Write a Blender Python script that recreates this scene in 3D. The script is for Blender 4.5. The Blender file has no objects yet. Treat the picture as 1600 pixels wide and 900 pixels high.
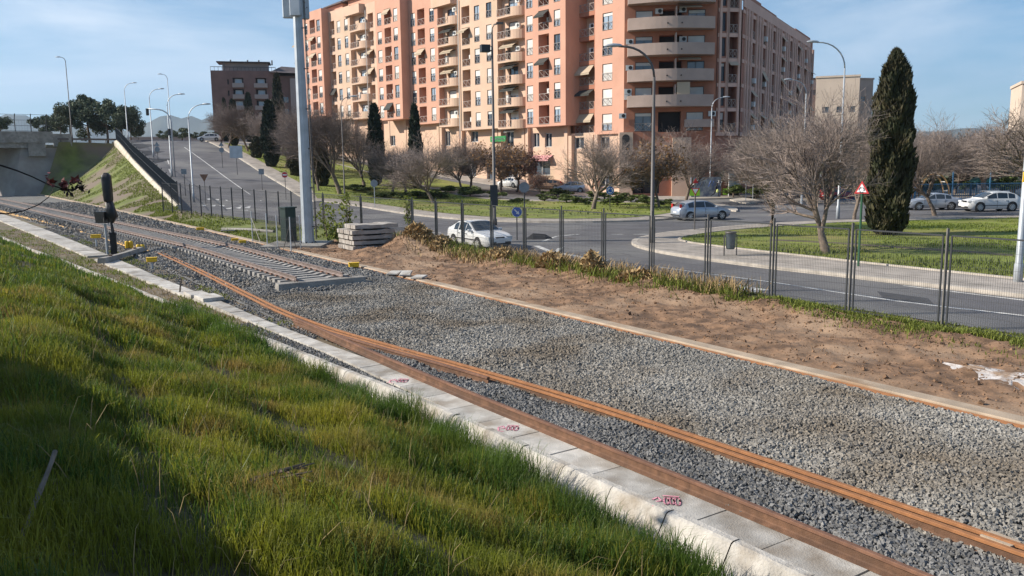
import bpy, bmesh, math, random
import numpy as np
from mathutils import Vector, Matrix
R = math.radians
random.seed(7); rng = np.random.default_rng(11)
SC = bpy.context.scene
COL = SC.collection

# ------------------------------------------------------------------ camera
CAM_H = 4.3; FPX = 1302.0; PITCH = R(8.518); ROLL = -0.0115
cam_d = bpy.data.cameras.new('camera'); cam = bpy.data.objects.new('camera', cam_d); COL.objects.link(cam)
cam_d.sensor_width = 36.0; cam_d.lens = FPX / 1600 * 36.0
cam_d.clip_start = 0.1; cam_d.clip_end = 30000
CM = Matrix.Rotation(math.pi/2 - PITCH, 3, 'X') @ Matrix.Rotation(ROLL, 3, 'Z')
cam.matrix_world = Matrix.Translation((0, 0, CAM_H)) @ CM.to_4x4()
SC.camera = cam
def ray(u, v):
    return CM @ Vector(((u-800)/FPX, (450-v)/FPX, -1.0))
def gz(u, v, z=0.0):                      # survey: point of the photo's sight line at height z
    d = ray(u, v); t = (z-CAM_H)/d.z
    return Vector((d.x*t, d.y*t, z))
def gy(u, v, Y):                          # ... at distance Y
    d = ray(u, v); t = Y/d.y
    return Vector((d.x*t, Y, CAM_H+d.z*t))

# track frame: t runs along the railway, n across it towards the street
DX, DY = -0.556, 0.831
def tn(t, n, z=0.0): return Vector((DX*t + DY*n, DY*t - DX*n, z))
def to_tn(x, y): return (DX*x + DY*y, DY*x - DX*y)

# ------------------------------------------------------------------ terrain of the street side
def sp(x, k=4.0):
    return k*math.log1p(math.exp(max(-30, min(30, x/k)))) if x/k < 30 else x
def T(x, y):
    s = -.47*x + .88*y; q = .88*x + .47*y
    if q < 9.3:
        return 0.0
    slope = .12 - .035*max(0, min(1, (q-20)/30))
    h = slope*sp(s-88)
    return 9.5 - sp(9.5-h, .5) if h > 7 else h
def hit(u, v, dz=0.0):                    # sight line meets the terrain
    d = ray(u, v); t = 10.0
    for i in range(4000):
        p = d*t
        if CAM_H + p.z <= T(p.x, p.y)+dz: break
        t += .1
    return Vector((p.x, p.y, T(p.x, p.y)+dz))

# ------------------------------------------------------------------ mesh helpers
class MB:
    def __init__(s): s.v = []; s.f = []; s.m = []
    def add(s, vs, fs, mi=0):
        b = len(s.v); s.v += [tuple(v) for v in vs]
        s.f += [tuple(i+b for i in f) for f in fs]; s.m += [mi]*len(fs)
        return s
    def box(s, c, d, rz=0.0, mi=0, M=None):
        x, y, z = d[0]/2, d[1]/2, d[2]/2
        vs = [Vector((a*x, b*y, e*z)) for e in (-1, 1) for b in (-1, 1) for a in (-1, 1)]
        if rz: vs = [Matrix.Rotation(rz, 3, 'Z') @ v for v in vs]
        if M is not None: vs = [M @ v for v in vs]
        c = Vector(c)
        return s.add([v+c for v in vs], [(0,2,3,1),(4,5,7,6),(0,1,5,4),(2,6,7,3),(0,4,6,2),(1,3,7,5)], mi)
    def tube(s, pts, rad, n=6, mi=0, cap=True):
        pts = [Vector(p) for p in pts]
        if not hasattr(rad, '__len__'): rad = [rad]*len(pts)
        vs = []; fs = []
        for i, p in enumerate(pts):
            a = pts[max(0, i-1)]; b = pts[min(len(pts)-1, i+1)]
            t = (b-a); t = t.normalized() if t.length > 1e-9 else Vector((0, 0, 1))
            h = Vector((0, 0, 1)) if abs(t.z) < .95 else Vector((1, 0, 0))
            e1 = t.cross(h).normalized(); e2 = t.cross(e1)
            for k in range(n):
                an = 2*math.pi*k/n
                vs.append(p + e1*(math.cos(an)*rad[i]) + e2*(math.sin(an)*rad[i]))
            if i:
                for k in range(n):
                    o = (i-1)*n
                    fs.append((o+k, o+(k+1) % n, o+n+(k+1) % n, o+n+k))
        if cap and n > 2:
            fs.append(tuple(range(n-1, -1, -1))); o = (len(pts)-1)*n; fs.append(tuple(o+k for k in range(n)))
        return s.add(vs, fs, mi)
    def prism(s, poly, z0, z1, mi=0):
        n = len(poly)
        vs = [(p[0], p[1], z0) for p in poly] + [(p[0], p[1], z1) for p in poly]
        fs = [tuple(range(n-1, -1, -1)), tuple(range(n, 2*n))] + [(i, (i+1) % n, n+(i+1) % n, n+i) for i in range(n)]
        return s.add(vs, fs, mi)
    def disc(s, c, r, th, axis='Y', n=24, mi=0):
        c = Vector(c); a = {'X': Vector((1,0,0)), 'Y': Vector((0,1,0)), 'Z': Vector((0,0,1))}[axis]
        return s.tube([c-a*th/2, c+a*th/2], r, n, mi)
    def lathe(s, prof, n=12, c=(0,0,0), mi=0):
        c = Vector(c); vs = []; fs = []
        for i, (r, z) in enumerate(prof):
            for k in range(n):
                a = 2*math.pi*k/n; vs.append(c+Vector((r*math.cos(a), r*math.sin(a), z)))
            if i:
                for k in range(n):
                    o = (i-1)*n; fs.append((o+k, o+(k+1) % n, o+n+(k+1) % n, o+n+k))
        fs.append(tuple(range(n-1, -1, -1))); o = (len(prof)-1)*n; fs.append(tuple(o+k for k in range(n)))
        return s.add(vs, fs, mi)
    def loft(s, rows, mi=0, close=False):
        n = len(rows[0]); vs = [p for r in rows for p in r]; fs = []
        for i in range(len(rows)-1):
            for k in range(n if close else n-1):
                fs.append((i*n+k, i*n+(k+1) % n, (i+1)*n+(k+1) % n, (i+1)*n+k))
        return s.add(vs, fs, mi)
    def mesh(s, name, mats, smooth=False):
        me = bpy.data.meshes.new(name); me.from_pydata(s.v, [], s.f)
        for m in (mats if isinstance(mats, (list, tuple)) else [mats]): me.materials.append(m)
        if max(s.m, default=0): me.polygons.foreach_set('material_index', s.m)
        if smooth: me.polygons.foreach_set('use_smooth', [True]*len(s.f))
        me.update(); return me
    def build(s, name, mats, parent=None, smooth=False, loc=None):
        return obj(name, s.mesh(name, mats, smooth), parent, loc)
def obj(name, me, parent=None, loc=None, rz=0.0):
    o = bpy.data.objects.new(name, me); COL.objects.link(o)
    if parent: o.parent = parent
    if loc is not None: o.location = loc
    if rz: o.rotation_euler = (0, 0, rz)
    return o
def tag(o, label=None, cat=None, group=None, kind=None):
    if label: o['label'] = label
    if cat: o['category'] = cat
    if group: o['group'] = group
    if kind: o['kind'] = kind
    return o
def thing(name, label, cat, loc=(0,0,0), rz=0.0, group=None):
    o = bpy.data.objects.new(name, None); COL.objects.link(o); o.empty_display_size = .3
    o.location = loc; o.rotation_euler = (0, 0, rz)
    return tag(o, label, cat, group)
def dup(root, loc, rz=None, label=None, group=None, scale=None):
    def cp(o, par):
        c = o.copy(); COL.objects.link(c)
        if par: c.parent = par
        for ch in KIDS.get(o.name, ()): cp(ch, c)
        return c
    KIDS = {}
    def walk(o):
        for ch in o.children: KIDS.setdefault(o.name, []).append(ch); walk(ch)
    walk(root)
    r = cp(root, None); r.location = loc
    if rz is not None: r.rotation_euler = (0, 0, rz)
    if label: r['label'] = label
    if group: r['group'] = group
    if scale: r.scale = scale if hasattr(scale, '__len__') else (scale,)*3
    return r
def struct(o): return tag(o, kind='structure')
def fast_mesh(name, V, F, mats, mi=None, smooth=False):
    """V (n,3), F (m,k) arrays -> mesh"""
    V = np.asarray(V, np.float32); F = np.asarray(F, np.int32); k = F.shape[1]
    me = bpy.data.meshes.new(name)
    me.vertices.add(len(V)); me.vertices.foreach_set('co', V.ravel())
    me.loops.add(F.size); me.loops.foreach_set('vertex_index', F.ravel())
    me.polygons.add(len(F)); me.polygons.foreach_set('loop_start', np.arange(0, F.size, k, dtype=np.int32))
    for m in (mats if isinstance(mats, (list, tuple)) else [mats]): me.materials.append(m)
    if mi is not None: me.polygons.foreach_set('material_index', np.asarray(mi, np.int32))
    me.polygons.foreach_set('use_smooth', np.full(len(F), smooth))
    me.update(calc_edges=True); return me

# ------------------------------------------------------------------ materials
def mat(name, col, rough=.8, var=.0, scale=4.0, bump=0.0, bscale=40.0, col2=None, metal=0.0, spec=None,
        detail=6.0, island=0.0, stain=None, trans=0.0, lo=.35, hi=.65):
    m = bpy.data.materials.new(name); m.use_nodes = True
    nt = m.node_tree; N = nt.nodes; L = nt.links; b = N['Principled BSDF']
    b.inputs['Roughness'].default_value = rough; b.inputs['Metallic'].default_value = metal
    if spec is not None: b.inputs['Specular IOR Level'].default_value = spec
    c = tuple(col)+(1,)
    b.inputs['Base Color'].default_value = c
    out = None
    geo = N.new('ShaderNodeNewGeometry')
    if col2 is not None or var:
        no = N.new('ShaderNodeTexNoise'); no.inputs['Scale'].default_value = scale; no.inputs['Detail'].default_value = detail
        L.new(geo.outputs['Position'], no.inputs['Vector'])
        rp = N.new('ShaderNodeValToRGB'); rp.color_ramp.elements[0].position = lo; rp.color_ramp.elements[1].position = hi
        c2 = tuple(col2) if col2 is not None else tuple(x*(1-var) for x in col)
        c1 = tuple(col) if col2 is not None else tuple(min(1, x*(1+var)) for x in col)
        rp.color_ramp.elements[0].color = c2+(1,); rp.color_ramp.elements[1].color = c1+(1,)
        L.new(no.outputs['Fac'], rp.inputs['Fac']); out = rp.outputs['Color']
    if stain:                               # (colour, scale, lo, hi)
        n2 = N.new('ShaderNodeTexNoise'); n2.inputs['Scale'].default_value = stain[1]; n2.inputs['Detail'].default_value = 5
        L.new(geo.outputs['Position'], n2.inputs['Vector'])
        mr = N.new('ShaderNodeMapRange'); mr.inputs['From Min'].default_value = stain[2]; mr.inputs['From Max'].default_value = stain[3]
        L.new(n2.outputs['Fac'], mr.inputs['Value'])
        mx = N.new('ShaderNodeMix'); mx.data_type = 'RGBA'
        L.new(mr.outputs['Result'], mx.inputs['Factor'])
        if out: L.new(out, mx.inputs[6])
        else: mx.inputs[6].default_value = c
        mx.inputs[7].default_value = tuple(stain[0])+(1,); out = mx.outputs[2]
    if island:
        hs = N.new('ShaderNodeHueSaturation'); mr = N.new('ShaderNodeMapRange')
        mr.inputs['To Min'].default_value = 1-island; mr.inputs['To Max'].default_value = 1+island
        L.new(geo.outputs['Random Per Island'], mr.inputs['Value']); L.new(mr.outputs['Result'], hs.inputs['Value'])
        if out: L.new(out, hs.inputs['Color'])
        else: hs.inputs['Color'].default_value = c
        out = hs.outputs['Color']
    if out: L.new(out, b.inputs['Base Color'])
    if bump:
        nb = N.new('ShaderNodeTexNoise'); nb.inputs['Scale'].default_value = bscale; nb.inputs['Detail'].default_value = 8
        L.new(geo.outputs['Position'], nb.inputs['Vector'])
        bp = N.new('ShaderNodeBump'); bp.inputs['Strength'].default_value = min(1, bump); bp.inputs['Distance'].default_value = .02
        L.new(nb.outputs['Fac'], bp.inputs['Height']); L.new(bp.outputs['Normal'], b.inputs['Normal'])
    if trans:
        tr = N.new('ShaderNodeBsdfTranslucent'); ms = N.new('ShaderNodeMixShader'); ms.inputs[0].default_value = trans
        if out: L.new(out, tr.inputs['Color'])
        else: tr.inputs['Color'].default_value = c
        L.new(b.outputs[0], ms.inputs[1]); L.new(tr.outputs[0], ms.inputs[2]); L.new(ms.outputs[0], N['Material Output'].inputs['Surface'])
    return m
MT = {}
def M_(key, *a, **k):
    MT[key] = mat(key, *a, **k); return MT[key]
M_('asphalt', (.115,.112,.118), .9, .2, .35, .5, 120, stain=((.175,.17,.165), .14, .47, .62), detail=9)
M_('asphalt_dark', (.06,.06,.064), .85, .2, 3)
M_('pavement', (.38,.335,.29), .9, .16, 1.2, .4, 60, stain=((.22,.2,.17), .5, .5, .75))
M_('kerbstone', (.46,.41,.35), .9, .18, 2, .4, 60)
M_('concrete', (.54,.51,.47), .9, .16, 3.0, .6, 40, stain=((.34,.29,.23), 1.1, .48, .72))
M_('concrete_old', (.30,.28,.25), .9, .25, 2.2, .5, 50, stain=((.16,.14,.12), 1.1, .5, .75))
M_('concrete_warm', (.42,.33,.24), .9, .2, 1.5, .4, 60, stain=((.25,.15,.08), .8, .5, .75))
M_('sleeper', (.30,.285,.265), .9, .2, 3, .4, 60)
M_('dirt', (.205,.12,.068), .95, .4, 2.2, 1.0, 12, stain=((.33,.22,.14), .34, .48, .64), detail=12, lo=.4, hi=.6)
M_('clod', (.21,.125,.072), .95, .25, 3, .8, 30, island=.35)
M_('straw', (.36,.25,.12), .9, island=.45)
M_('field', (.17,.14,.09), .95, .3, .02, .3, 4, stain=((.08,.1,.035), .006, .45, .6))
M_('lawn', (.17,.205,.03), .95, .3, .5, 1.0, 30, stain=((.26,.22,.07), .16, .48, .72))
M_('slope', (.125,.145,.03), .95, .3, .5, 1.0, 8, stain=((.17,.13,.095), .085, .42, .56))
M_('soil', (.16,.125,.085), .95, .3, 1.0, .9, 25, stain=((.1,.105,.035), .35, .48, .66))
M_('bank', (.07,.062,.025), .95, .4, 1.2, .6, 30)
M_('ballast_base', (.17,.165,.155), .95, .35, 18, 1.0, 26, stain=((.12,.105,.082), .5, .5, .72))
M_('stone', (.255,.24,.215), .9, .14, .35, island=.3, stain=((.18,.15,.115), .42, .43, .64))
M_('stone_dark', (.165,.162,.157), .9, .2, .6, island=.38)
M_('rust', (.33,.145,.058), .8, .15, 9, .3, 90, stain=((.22,.10,.05), .7, .5, .8))
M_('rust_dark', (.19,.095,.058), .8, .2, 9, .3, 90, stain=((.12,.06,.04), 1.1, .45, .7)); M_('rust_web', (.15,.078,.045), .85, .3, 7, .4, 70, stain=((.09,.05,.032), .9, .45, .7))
M_('rail_used', (.215,.165,.145), .55, .2, 4, .2, 60, metal=.3)
M_('galv', (.42,.45,.48), .5, .1, 2, metal=.35)
M_('galv_dark', (.11,.10,.095), .55, .12, 2, metal=.2)
M_('post_dark', (.03,.033,.036), .6, .1)
M_('post_mid', (.16,.15,.135), .6, .2, 5)
M_('wire', (.045,.045,.045), .6)
M_('black_plastic', (.008,.008,.010), .42, .3, 5, .8, 9)
M_('yellow', (.75,.47,.02), .6, .15, 6)
M_('white_paint', (.62,.61,.58), .8, .2, 3, stain=((.25,.25,.25), 2.5, .45, .7))
M_('white', (.78,.78,.77), .5)
M_('blue_sign', (.012,.10,.42), .45)
M_('red_sign', (.5,.03,.03), .45)
M_('sign_back', (.23,.25,.27), .5, .1, metal=.3)
M_('dark_green', (.012,.032,.026), .55)
M_('green_post', (.02,.09,.04), .5)
M_('pink_spray', (.82,.34,.42), .8)
M_('bark', (.17,.13,.10), .9, .3, 6, .6, 30)
M_('twig', (.25,.198,.17), .9, .2, 1, island=.3)
M_('twig_dark', (.17,.13,.11), .9, .2, 1, island=.3)
M_('leaf_brown', (.24,.135,.055), .8, island=.5, trans=.2)
M_('leaf_rust', (.15,.06,.035), .8, island=.5, trans=.2)
M_('cypress', (.036,.042,.016), .8, .35, 1.3, island=.4, col2=(.068,.054,.023))
M_('cypress_dark', (.021,.031,.014), .8, island=.5)
M_('pine', (.105,.125,.07), .8, island=.5)
M_('hedge', (.10,.13,.03), .8, island=.5, trans=.15)
M_('weed', (.17,.20,.032), .8, island=.5, trans=.3)
def blade_mat(name, c1, c2, c3):
    m = mat(name, c1, .55, island=.3, col2=c2, scale=.55, trans=.5, stain=(c3, .8, .52, .68), detail=3)
    return m
MT['grass'] = blade_mat('grass', (.30,.29,.032), (.14,.18,.02), (.35,.25,.07))
MT['grass_lush'] = blade_mat('grass_lush', (.115,.185,.024), (.06,.115,.018), (.18,.20,.028))
MT['grass_dry'] = mat('grass_dry', (.27,.2,.095), .8, island=.4, trans=.2)
MT['lawn_blade'] = mat('lawn_blade', (.21,.25,.028), .7, island=.4, trans=.4, col2=(.14,.185,.025), scale=.4)
# facade
M_('facade_pink', (.60,.325,.23), .9, .06, .5, stain=((.52,.275,.19), .25, .5, .75))
M_('facade_beige', (.63,.43,.315), .9, .06, .5, stain=((.53,.395,.275), .3, .5, .75))
M_('facade_brick', (.40,.17,.105), .9, .1, .8)
M_('facade_grey', (.42,.315,.265), .9, .08, .6)
M_('facade_side', (.38,.18,.125), .9, .08, .6)
M_('facade_shade_col', (.62,.415,.335), .9, .06, .6)
M_('dark_in', (.035,.03,.03), .8)
M_('loggia_in', (.24,.12,.085), .9, .15, .8)  # loggia back walls: shade of the recess put into the brown
M_('glass', (.075,.095,.125), .08, spec=.9)
M_('glass_sky', (.32,.39,.47), .1, spec=1.0)  # pale sky reflection put into the pane colour
M_('shutter', (.66,.63,.59), .7, .1, .7)
M_('frame_dark', (.05,.05,.05), .5)
M_('frame_white', (.6,.58,.55), .6)
M_('railing', (.36,.30,.265), .6)
M_('roof_slate', (.10,.08,.08), .8, .2, 1)
M_('awning', (.45,.36,.26), .9)
M_('awning_dark', (.05,.05,.045), .9)
M_('ac', (.62,.62,.6), .6)
M_('shop_green', (.01,.22,.05), .5)
M_('shop_pink', (.62,.30,.30), .7)
M_('tower_brick', (.215,.12,.10), .9, .1, .5)
M_('tower_pale', (.36,.285,.26), .9, .06, .3)
M_('cream', (.62,.5,.40), .9, .06, .3)
M_('mountain', (.10,.105,.09), 1.0, .3, .002)
M_('rubber', (.018,.018,.019), .85)
M_('alloy', (.5,.5,.51), .35, metal=.7)
M_('car_white', (.74,.74,.73), .25, spec=.6)
M_('car_silver', (.42,.45,.50), .3, metal=.45)
M_('car_red', (.35,.03,.025), .3)
M_('car_tan', (.34,.22,.15), .35)
M_('car_trim', (.02,.02,.022), .6)
M_('car_glass', (.03,.04,.05), .06, spec=.8)
M_('lamp_red', (.5,.02,.02), .2)
M_('lamp_clear', (.6,.62,.64), .15)
M_('plate', (.7,.7,.68), .5)
M_('skin', (.45,.27,.19), .6)
M_('cloth_black', (.012,.012,.014), .9)
M_('cloth_yellow', (.55,.6,.2), .8)
M_('bin_grey', (.09,.115,.13), .5, .15, 6, metal=.2)
M_('blue_fence', (.05,.15,.26), .6)
M_('teal', (.10,.33,.28), .7)
M_('orange_play', (.55,.3,.1), .6)
M_('poster_blue', (.10,.28,.42), .6, col2=(.5,.6,.62), scale=1.5)
M_('graffiti', (.35,.38,.38), .8, col2=(.1,.13,.2), scale=1.8)
M_('graffiti_green', (.28,.6,.03), .7)
M_('bramble', (.02,.014,.012), .8)
M_('bramble_leaf', (.13,.025,.02), .6, island=.5)
# ------------------------------------------------------------------ sheets laid on the terrain
def interp(tab, t):
    return float(np.interp(t, [a for a, b in tab], [b for a, b in tab]))
def sheet(name, poly, dz, m, cell=4.0, edge=0.0, parent=None, kind='structure'):
    """flat polygon cut by a grid, draped on the terrain; edge > 0 adds a vertical kerb face of that height"""
    bm = bmesh.new()
    vs = [bm.verts.new((p[0], p[1], 0)) for p in poly]
    f = bm.faces.new(vs)
    bmesh.ops.triangulate(bm, faces=[f])
    xs = [p[0] for p in poly]; ys = [p[1] for p in poly]
    for ax, lo, hi in ((0, min(xs), max(xs)), (1, min(ys), max(ys))):
        k = math.ceil(lo/cell)
        while k*cell < hi:
            co = [0, 0, 0]; co[ax] = k*cell; no = [0, 0, 0]; no[ax] = 1
            bmesh.ops.bisect_plane(bm, geom=bm.verts[:]+bm.edges[:]+bm.faces[:], plane_co=co, plane_no=no, dist=1e-5)
            k += 1
    bmesh.ops.recalc_face_normals(bm, faces=bm.faces[:])
    if bm.faces and sum(f.normal.z for f in bm.faces) < 0:
        bmesh.ops.reverse_faces(bm, faces=bm.faces[:])
    for v in bm.verts: v.co.z = T(v.co.x, v.co.y)+dz
    if edge:
        be = [e for e in bm.edges if e.is_boundary]
        r = bmesh.ops.extrude_edge_only(bm, edges=be)
        for v in [g for g in r['geom'] if isinstance(g, bmesh.types.BMVert)]: v.co.z -= edge
    me = bpy.data.meshes.new(name); bm.to_mesh(me); bm.free(); me.materials.append(m)
    o = obj(name, me, parent)
    return tag(o, kind=kind) if kind else o
def ribbon(name, pts, w, z0, z1, m, parent=None, kind='structure', off=0.0):
    """strip of width w along plan points, top at terrain+z1, sides down to terrain+z0"""
    P = []
    for i in range(len(pts)-1):                       # resample
        a = Vector(pts[i][:2]); b = Vector(pts[i+1][:2]); k = max(1, int((b-a).length/1.5))
        P += [a.lerp(b, j/k) for j in range(k)]
    P.append(Vector(pts[-1][:2])); rows = []
    for i, p in enumerate(P):
        d = (P[min(i+1, len(P)-1)]-P[max(0, i-1)]).normalized(); nn = Vector((-d.y, d.x))
        a = p+nn*(off-w/2); b = p+nn*(off+w/2); z = T(p.x, p.y)
        rows.append([(a.x, a.y, z+z0), (a.x, a.y, z+z1), (b.x, b.y, z+z1), (b.x, b.y, z+z0)])
    o = MB().loft(rows).build(name, m, parent)
    return tag(o, kind=kind) if kind else o
def arc(pts, n=6):
    """Catmull-Rom smoothing of plan points"""
    out = []; P = [Vector((p[0], p[1])) for p in pts]
    for i in range(len(P)-1):
        a = P[max(0, i-1)]; b = P[i]; c = P[i+1]; d = P[min(len(P)-1, i+2)]
        for k in range(n):
            t = k/n
            out.append(.5*((2*b)+(c-a)*t+(2*a-5*b+4*c-d)*t*t+(3*b-a-3*c+d)*t**3))
    out.append(P[-1]); return out

# base ground, one sheet to the horizon
xs = np.concatenate([-np.geomspace(9000, 130, 14), np.arange(-120, 121, 5.0), np.geomspace(130, 9000, 14)])
ys = np.concatenate([-np.geomspace(3000, 40, 8), np.arange(-30, 231, 5.0), np.geomspace(240, 9000, 16)])
V = []; 
for y in ys:
    for x in xs:
        t, n = to_tn(x, y); s = -.47*x+.88*y
        z = T(x, y)-.62
        if s > 176 and (.88*x+.47*y) <= 9.3 and n > 11: z = 8.6
        V.append((x, y, z))
nx = len(xs); F = [(j*nx+i, j*nx+i+1, (j+1)*nx+i+1, (j+1)*nx+i) for j in range(len(ys)-1) for i in range(nx-1)]
struct(obj('ground', fast_mesh('ground', V, F, MT['field'])))

# ---- tables along the track (t -> n)
SLAB_L = [(-10,7.05),(5,7.03),(12,6.92),(18,6.88),(22,6.65),(27,6.4),(33,5.96),(42,5.47),(56,4.74),(82,3.31),(140,0.2)]
SLAB_R = [(-10,7.75),(12,7.62),(15,7.5),(19,7.22),(22.5,7.0),(27,6.88),(35,6.5),(45,6.24),(65,5.5),(97,3.9),(140,1.1)]
LIP = [(-10,6.98),(6,6.95),(8.4,6.88),(12.4,6.79),(14.7,6.64),(17,6.42),(20,6.2),(22,5.95),(25,5.75),(45,4.05),(52,3.3),(63,2.44),(90,.6),(140,-3)]
BAL_L = [(-10,7.7),(16,7.6),(21,7.45),(30,7.5),(45,7.3),(70,6.0),(97,4.3),(140,1.5)]
KERB_N = [(-12,14.2),(30,14.33),(60,14.35),(100,14.0),(150,12.9),(200,11)]
def track_n(t): return 10.7 - .067*max(0, t-42) if t > 45 else (10.7 if t < 39 else 10.7-.0056*(t-39)**2)
def hsh(x, y, s=1.0):
    return math.sin(x*1.7*s+y*.9*s)*.5+math.sin(x*.6*s-y*1.3*s+2)*.5
T_END = 28.4
def ballast_z(t, n):
    z = .035*hsh(t, n, 1.1)+.02*hsh(t*2.7, n*3.1)
    c = track_n(t); d = abs(n-c)
    if t > T_END-.9:
        top = .15; h = top if d < 1.75 else max(0, top*(1-(d-1.75)/.9))
        h *= min(1, max(0, (t-(T_END-.9))/.7))
        if d < 1.75 and T_END-.3 < t < T_END+.6: h = min(h, .12)
        z = max(z, h+.02*hsh(t*3, n*4))
    k = interp(KERB_N, t)-.12
    if n > k-.5: z = z*(k-n)/.5-.03
    return z
def grid_tn(name, ts, nrow, zf, m):
    V = []; nk = nrow(ts[0]); w = len(nk)
    for t in ts:
        for n in nrow(t): V.append(tuple(tn(t, n, zf(t, n))))
    F = [(j*w+i, j*w+i+1, (j+1)*w+i+1, (j+1)*w+i) for j in range(len(ts)-1) for i in range(w-1)]
    return obj(name, fast_mesh(name, V, F, m, smooth=True))
tsA = list(np.arange(-10, 60, .35))+list(np.arange(60, 160, 2))
struct(grid_tn('ballast_bed', tsA, lambda t: list(np.linspace(interp(BAL_L, t)-.1, interp(KERB_N, t)-.08, 26)), lambda t, n: ballast_z(t, n)-.03, MT['ballast_base']))
# soil between cable trough and ballast / between the two kerbs further along
struct(grid_tn('soil_strip', list(np.arange(10, 160, .8)), lambda t: list(np.linspace(interp(LIP, t)+.05, interp(BAL_L, t)+.15, 10)),
               lambda t, n: -.045+.02*hsh(t*2, n*5), MT['soil']))
# concrete gutter flat and kerb with sloped face
kb = MB()
for t in [x for i in range(150) for x in (-10+i, -10+i+.985)]:
    l = interp(LIP, t)
    rows = rows if t != int(t) else []
    h = .06 if t < 22 else max(.01, .06-(t-22)*.01)
    rows.append([tn(t, l-.75, -.28), tn(t, l-.2, -.26), tn(t, l-.17, -.22), tn(t, l-.015, h-.02), tn(t, l+.02, h), tn(t, l+.12, h), tn(t, l+.13, -.1)])
    if len(rows) == 2:
        jz = random.uniform(-.008, .008); kb.loft([[p+Vector((0, 0, jz)) for p in r] for r in rows]); rows = []
struct(kb.build('kerb', mat('kerb_concrete', (.48,.45,.405), .9, .2, 5.0, .8, 30, island=.14, stain=((.27,.22,.165), 1.6, .46, .7))))
# far concrete kerb between ballast and dirt
rows = []
for t in np.arange(-12, 170, 1.0):
    k = interp(KERB_N, t)
    rows.append([tn(t, k-.15, -.25), tn(t, k-.15, .03), tn(t, k-.13, .05), tn(t, k+.2, .05), tn(t, k+.22, -.2)])
struct(MB().loft(rows).build('edge_beam', MT['concrete_warm']))
rows = []
for t in np.arange(-12, 60, 1.0):
    k = interp(KERB_N, t)
    rows.append([tn(t, k-.235, -.25), tn(t, k-.235, .0), tn(t, k-.16, .012), tn(t, k-.16, -.2)])
struct(MB().loft(rows).build('rusty_edge_strip', MT['rust']))
# dirt strip
from mathutils import noise as mnoise
def dirt_z(t, n):
    z = .03+.03*hsh(t*1.3, n*1.7)+.02*hsh(t*4, n*3.3)+.055*mnoise.noise((t*2.1, n*2.1, 3.0))+.04*mnoise.noise((t*5.5, n*5.5, 8.0))
    for c in (16.4, 18.1): z -= .05*math.exp(-((n-c-.25*math.sin(t*.25))/.22)**2)*(1+.5*math.sin(t*7))
    if 5 < t < 46:
        w = math.exp(-((n-19.6)/.8)**2)*(.16+.1*hsh(t*2.1, n*1.5))
        z += w*min(1, (t-5)/9)
    z += .75*math.exp(-((t-37.5)/1.7)**2-((n-18.6)/1.0)**2)+.32*math.exp(-((t-36.5)/2.2)**2-((n-16.6)/.8)**2)
    k = interp(KERB_N, t)
    if n < k+.8: z = z*(n-k)/.8+.0
    if n > 20.9: z *= max(0, (21.5-n)/.6)
    return z-.02
struct(grid_tn('dirt_track', list(np.arange(-12, 46.1, .14)), lambda t: list(np.linspace(interp(KERB_N, t)+.15, 21.5, 58)), dirt_z, MT['dirt']))

# railway side of the ramp: grass slope up to the retaining wall
W0 = Vector((-31.6, 79.5, .5)); W1 = Vector((-70.5, 151.5, 8.6))
FA = Vector((-15.5, 59.0, .1)); FB = Vector((-29.3, 70.5, .7))
def slope_pt(a, b):
    """a along the track 46..168, b 0..1 from edge beam up to the wall / fence line"""
    k = interp(KERB_N, a)+.15; p0 = tn(a, k, -.02)
    if a < 68:
        f = (a-46)/22; q = tn(46, 21.5, 0).lerp(FA+Vector((.9, .6, 0)), min(1, f*1.6)) if f < .62 else (FA+Vector((.9,.6,0))).lerp(FB+Vector((.6,.8,0)), (f-.62)/.38)
    elif a < 76: q = (FB+Vector((.6,.8,0))).lerp(W0, (a-68)/8)
    elif a < 150: q = W0.lerp(W1, (a-76)/74)
    else: q = W1.lerp(Vector((-76.4, 143.2, 8.75)), min(1, (a-150)/12))
    p = p0.lerp(q, b)
    e = max(0, min(1, (a-74)/40))
    prof = b*(1-e)+e*(b**1.25)
    p.z = p0.z+(q.z-p0.z)*prof+.05*hsh(p.x*1.2, p.y*1.3)*min(1, b*4)*(1-b)
    return p
aa = list(np.arange(46, 163, 1.0)); bb = np.linspace(0, 1, 22)
V = [tuple(slope_pt(a, b)) for a in aa for b in bb]; w = len(bb)
F = [(j*w+i, j*w+i+1, (j+1)*w+i+1, (j+1)*w+i) for j in range(len(aa)-1) for i in range(w-1)]
struct(obj('embankment', fast_mesh('embankment', V, F, MT['slope'], smooth=True)))

# grass bank in front
def bank_edge(t): return interp(LIP, t)-(.5 if t < 14 else max(.14, .5-(t-14)*.03))
def bank_z(t, n):
    e = bank_edge(t); d = e-n
    s = .36 if t < 25 else max(.2, .36-(t-25)*.005)
    z = (-.24 if t < 14 else min(-.06, -.24+(t-14)*.015))+s*max(0, d)-.006*max(0, d-3)**2 + .075*hsh(t*1.7, n*1.9)*min(1, max(0, d)) + .13*hsh(t*.6, n*.7)*min(1, max(0, d)/2)
    return z
struct(grid_tn('grass_bank', list(np.arange(-14, 95, .5)), lambda t: list(np.linspace(-9, bank_edge(t)+.05, 32)), bank_z, MT['bank']))

# ------------------------------------------------------------------ streets
E0 = tn(-25, 21.5); E1 = tn(46, 21.5)
street = [E0[:2], E1[:2], (FA.x+1, FA.y+.7), (FB.x+.9, FB.y+.9), W0[:2], (W1.x-12, W1.y+22), (-40, 205), (60, 150), (130, 90), (130, -20)]
sheet('road', street, 0.0, MT['asphalt'], 5.0)
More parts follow.
